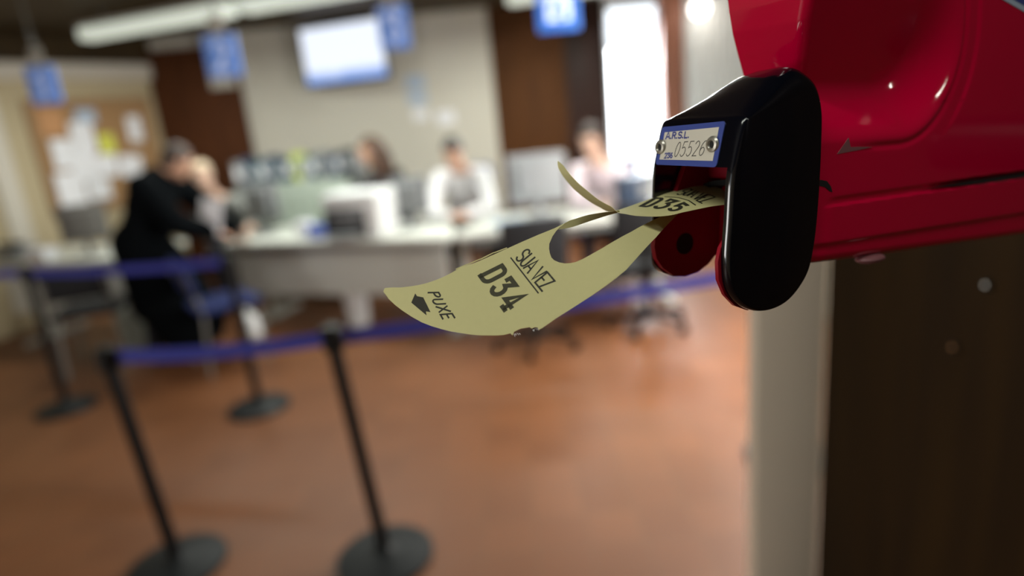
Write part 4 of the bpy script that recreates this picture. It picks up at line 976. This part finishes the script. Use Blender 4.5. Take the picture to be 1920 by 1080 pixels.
# small features on the casing
def side_poly(name, pts, t, th, m, parent=disp):
    return MB().prism([V(s, t, z) for s, z in pts], Vector((0, th*MM, 0))).build(name, m, parent, 0)
side_poly('chipped_mark', [(76.6, 27.5), (69.0, 20.4), (83, 21.3), (95.5, 22.3), (84, 23.0), (78.5, 23.1)], 4.05, 0.3, M['scuff_and_highlight'])
side_poly('seam_gap', [(150, -1.9), (185, -1.3), (269, -0.9), (269, -5.6), (220, -4.6), (185, -3.4), (165, -2.6)], 4.7, 0.4, M['rubber'])
side_poly('latch_slot', [(50, 9.6), (59, 9.2), (63, 8.4), (66.2, 5.6), (67.6, 2.8), (65.2, 3.6), (62.2, 5.6), (58, 6.6), (50, 6.9)], 4.0, 0.5, M['rubber'])
MB().ball(V(107.5, 8.0, -35.2), 7.5*MM, (1.35, 0.7, 0.34)).build('casing_highlight', M['scuff_and_highlight'], disp)  # pale lump modelled as the highlight along the casing's bottom edge
st = MB().prism([V(193.0, 3.95, 93.9), V(236, 3.95, 84.4), V(247, 3.95, 122), V(204, 3.95, 131.5)], V(0, 0.4, 0)).build('sticker', M['paper_blue'], disp, 0)
MB().prism([V(199.0, 3.85, 95.4), V(234, 3.85, 87.6), V(243, 3.85, 119), V(208, 3.85, 126.5)], V(0, 0.3, 0)).build('sticker_print', M['labelblue'], st, 0)
MB().tube(V(262, 30, 10), V(330, 30, 12), 0.020).box(V(268, 30, 10), (0.012, 0.055, 0.09)).tube(V(330, 30, 12), V(330, -90, 12), 0.02).build('mounting_arm', M['black'], disp)
armw = disp.matrix_world @ V(330, 30, 12)
am = MB(); inv = disp.matrix_world.inverted()
p0 = V(330, 30, 12); p1 = inv @ Vector((0.826, armw.y+0.05, armw.z))
am.tube(p0, p1, 0.018).ball(p0, 0.022).tube(p1, inv @ Vector((0.812, armw.y+0.05, armw.z)), 0.05)
am.build('wall_bracket', M['black'], disp)

# ================================================================ the tickets
TO, TA, TB, TN_ = Vector(ORIGIN), Vector(A), Vector(B), Vector(N)
def bend(u, v):
    k = 0.0
    if u > 44: k -= 0.0105*(u-44)**2
    if u < -18: k -= 0.0035*(u+18)**2
    return k
ROOT = D_O.copy()
tk = empty('ticket_strip', ROOT, 0, 'yellow paper ticket strip with D34 and D35 hanging from the dispenser mouth', 'ticket')
def sheet(u, v, off=0.0): return TO+(TA*u+TB*v+TN_*(bend(u, v)+off))*MM-ROOT
def WD(q): return D_O+S_AX*(q[0]*MM)-T_AX*(q[1]*MM)+Z_AX*(q[2]*MM)-ROOT
bm = bmesh.new()
f = bm.faces.new([bm.verts.new((u, v, 0)) for u, v in OUTLINE])
for k in range(-52, 94, 2):
    g = bm.verts[:]+bm.edges[:]+bm.faces[:]
    bmesh.ops.bisect_plane(bm, geom=g, plane_co=(k+0.013, 0, 0), plane_no=(1, 0, 0), dist=1e-5)
bmesh.ops.triangulate(bm, faces=bm.faces[:])
for v in bm.verts: v.co = sheet(v.co.x, v.co.y)
def ribbon(bm, a, b, sub=4):
    def dense(l):
        l = [Vector(x) for x in l]; out = []
        for i in range(len(l)-1):
            p0, p1, p2, p3 = l[max(i-1, 0)], l[i], l[i+1], l[min(i+2, len(l)-1)]
            for k in range(sub):
                t = k/sub; out.append(0.5*((2*p1)+(p2-p0)*t+(2*p0-5*p1+4*p2-p3)*t*t+(3*p1-p0-3*p2+p3)*t**3))
        return out+[l[-1]]
    a, b = dense(a), dense(b); nb = 6; R_ = []
    for p, q in zip(a, b): R_.append([bm.verts.new(WD(p.lerp(q, k/nb))) for k in range(nb+1)])
    for r0, r1 in zip(R_, R_[1:]):
        for k in range(nb): bm.faces.new((r0[k], r0[k+1], r1[k+1], r1[k]))
ribbon(bm, HORNU, HORNL)
def finish_paper(bm, name):
    me = bpy.data.meshes.new(name); bm.to_mesh(me); bm.free(); me.materials.append(M['ticket'])
    o = link(name, me, tk); s = o.modifiers.new('thickness', 'SOLIDIFY'); s.thickness = 0.00012; s.offset = 0
    bake(o); shade(o.data, 35)
    return o
# the torn sliver behind the upper edge
for a, b in zip(SLIVER_TOP, SLIVER_TOP[1:]):
    bm.faces.new([bm.verts.new(sheet(u, v, off)) for u, v, off in ((a[0], a[1]-0.5, -1.5), (b[0], b[1]-0.35, -1.0), (b[0], b[1]+0.1, -1.1), (a[0], a[1]+0.05, -1.6))])
fib = bmesh.new()
for k in range(22):
    f_ = random.choice((random.uniform(0, 0.25), random.uniform(0.75, 1.0))); u0 = -5.4+11.0*f_; v0 = 19.0+2.6*f_+random.uniform(-0.5, 0.3); a_ = random.uniform(-0.9, 0.9); L_ = random.uniform(0.4, 1.1)
    q0 = sheet(u0, v0, -0.05); q1 = sheet(u0+0.25, v0, -0.05); q2 = sheet(u0+math.sin(a_)*L_, v0+math.cos(a_)*L_, random.uniform(-0.5, 0.2))
    fib.faces.new([fib.verts.new(q) for q in (q0, q1, q2)])
t34 = finish_paper(bm, 'ticket'); me = bpy.data.meshes.new('torn_fibres'); fib.to_mesh(me); fib.free(); me.materials.append(M['paper']); link('torn_fibres', me, t34); t34['label'] = 'pulled-out ticket printed D34 with an arrow'
bm = bmesh.new()
ext_f = [[46, FARE[0][1]-2, 4.0], [34, FARE[0][1]-4, 3.6]]; ext_n = [[46, NEARE[0][1]+1, 0.0], [28, NEARE[0][1]+1, 1.2]]
ribbon(bm, FARE+[HFAR[0]]+HFAR[1:], NEARE+[HNEAR[0]]+HNEAR[1:])
t35 = finish_paper(bm, 'ticket'); t35['label'] = 'next ticket printed D35 coming out of the slot'
def surf34(u, v): return sheet(u, v, 0.10)
far_n = [Vector(x) for x in FARE]; near_n = [Vector(x) for x in NEARE]
def surf35(a, b):
    q0 = _s35(a, b); e_ = 0.05
    n_ = (_s35(a+e_ if a < 9 else a, b)-_s35(a-e_ if a >= 9 else a, b)).cross(_s35(a, min(b+e_, 1))-_s35(a, min(b+e_, 1)-e_)).normalized()
    if n_.dot(NOR35) < 0: n_ = -n_
    return q0+n_*0.0003
def _s35(a, b):
    a = min(max(a, 0), len(far_n)-1.001); i = int(a); f_ = a-i
    p = WD(far_n[i].lerp(far_n[i+1], f_).lerp(near_n[i].lerp(near_n[i+1], f_), b))
    return p
NOR35 = (WD(far_n[5])-WD(near_n[5])).cross(WD(far_n[2])-WD(far_n[7])).normalized()
if NOR35.dot(Vector((0, 0, CAM_H))-ROOT-WD(far_n[5])) < 0: NOR35 = -NOR35
D35 = [[6.9, 0.3], [4.7, 0.9], [5.8, 0.05], [3.8, 0.8]]
SV35 = [[4.75, 0.20], [2.65, 0.80], [4.2, 0.08], [1.6, 0.56]]
def q34(k, et): return Quad(surf34, k[0], k[1], k[2], et, TN_)
lettering('printed_puxe', 'PUXE', q34(PUXE, PUXE_END_TOP), 0.00078, M['ink'], t34, gap=0.22)
lettering('printed_number', 'D34', q34(D34, D34_ET), 0.00205, M['ink_worn'], t34, gap=0.36)
lettering('printed_heading', 'SUA VEZ', q34(SUA, SUA_ET), 0.00082, M['ink'], t34, gap=0.08)
def line34(l, th, name):
    bm = bmesh.new()
    class F:
        def __call__(s, p): return surf34(p[0], p[1])
        def normal(s, p): return TN_
    stroke_faces(bm, [l], F(), th); me = bpy.data.meshes.new(name); bm.to_mesh(me); bm.free(); me.materials.append(M['ink']); link(name, me, t34)
line34(UNDER, 0.00062, 'printed_underline')
bm = bmesh.new(); bm.faces.new([bm.verts.new((u, v, 0)) for u, v in ARROW])
for k in range(-84, -60): bmesh.ops.bisect_plane(bm, geom=bm.verts[:]+bm.edges[:]+bm.faces[:], plane_co=(k/2+0.013, 0, 0), plane_no=(1, 0, 0), dist=1e-5)
bmesh.ops.triangulate(bm, faces=bm.faces[:])
for v in bm.verts: v.co = surf34(v.co.x, v.co.y)
me = bpy.data.meshes.new('printed_arrow'); bm.to_mesh(me); bm.free(); me.materials.append(M['ink']); link('printed_arrow', me, t34)
lettering('printed_number', 'D35', Quad(surf35, *D35, NOR35), 0.0019, M['ink'], t35, gap=0.34)
lettering('printed_heading', 'SUA VEZ', Quad(surf35, *SV35, NOR35), 0.0008, M['ink'], t35, gap=0.08)
class F35:
    def __call__(s, p): return surf35(p[0], p[1])
    def normal(s, p): return NOR35
bm = bmesh.new(); stroke_faces(bm, [[(5.3, 0.15), (4.55, 0.38), (3.85, 0.60), (3.15, 0.83)]], F35(), 0.0006); me = bpy.data.meshes.new('printed_underline'); bm.to_mesh(me); bm.free(); me.materials.append(M['ink']); link('printed_underline', me, t35)
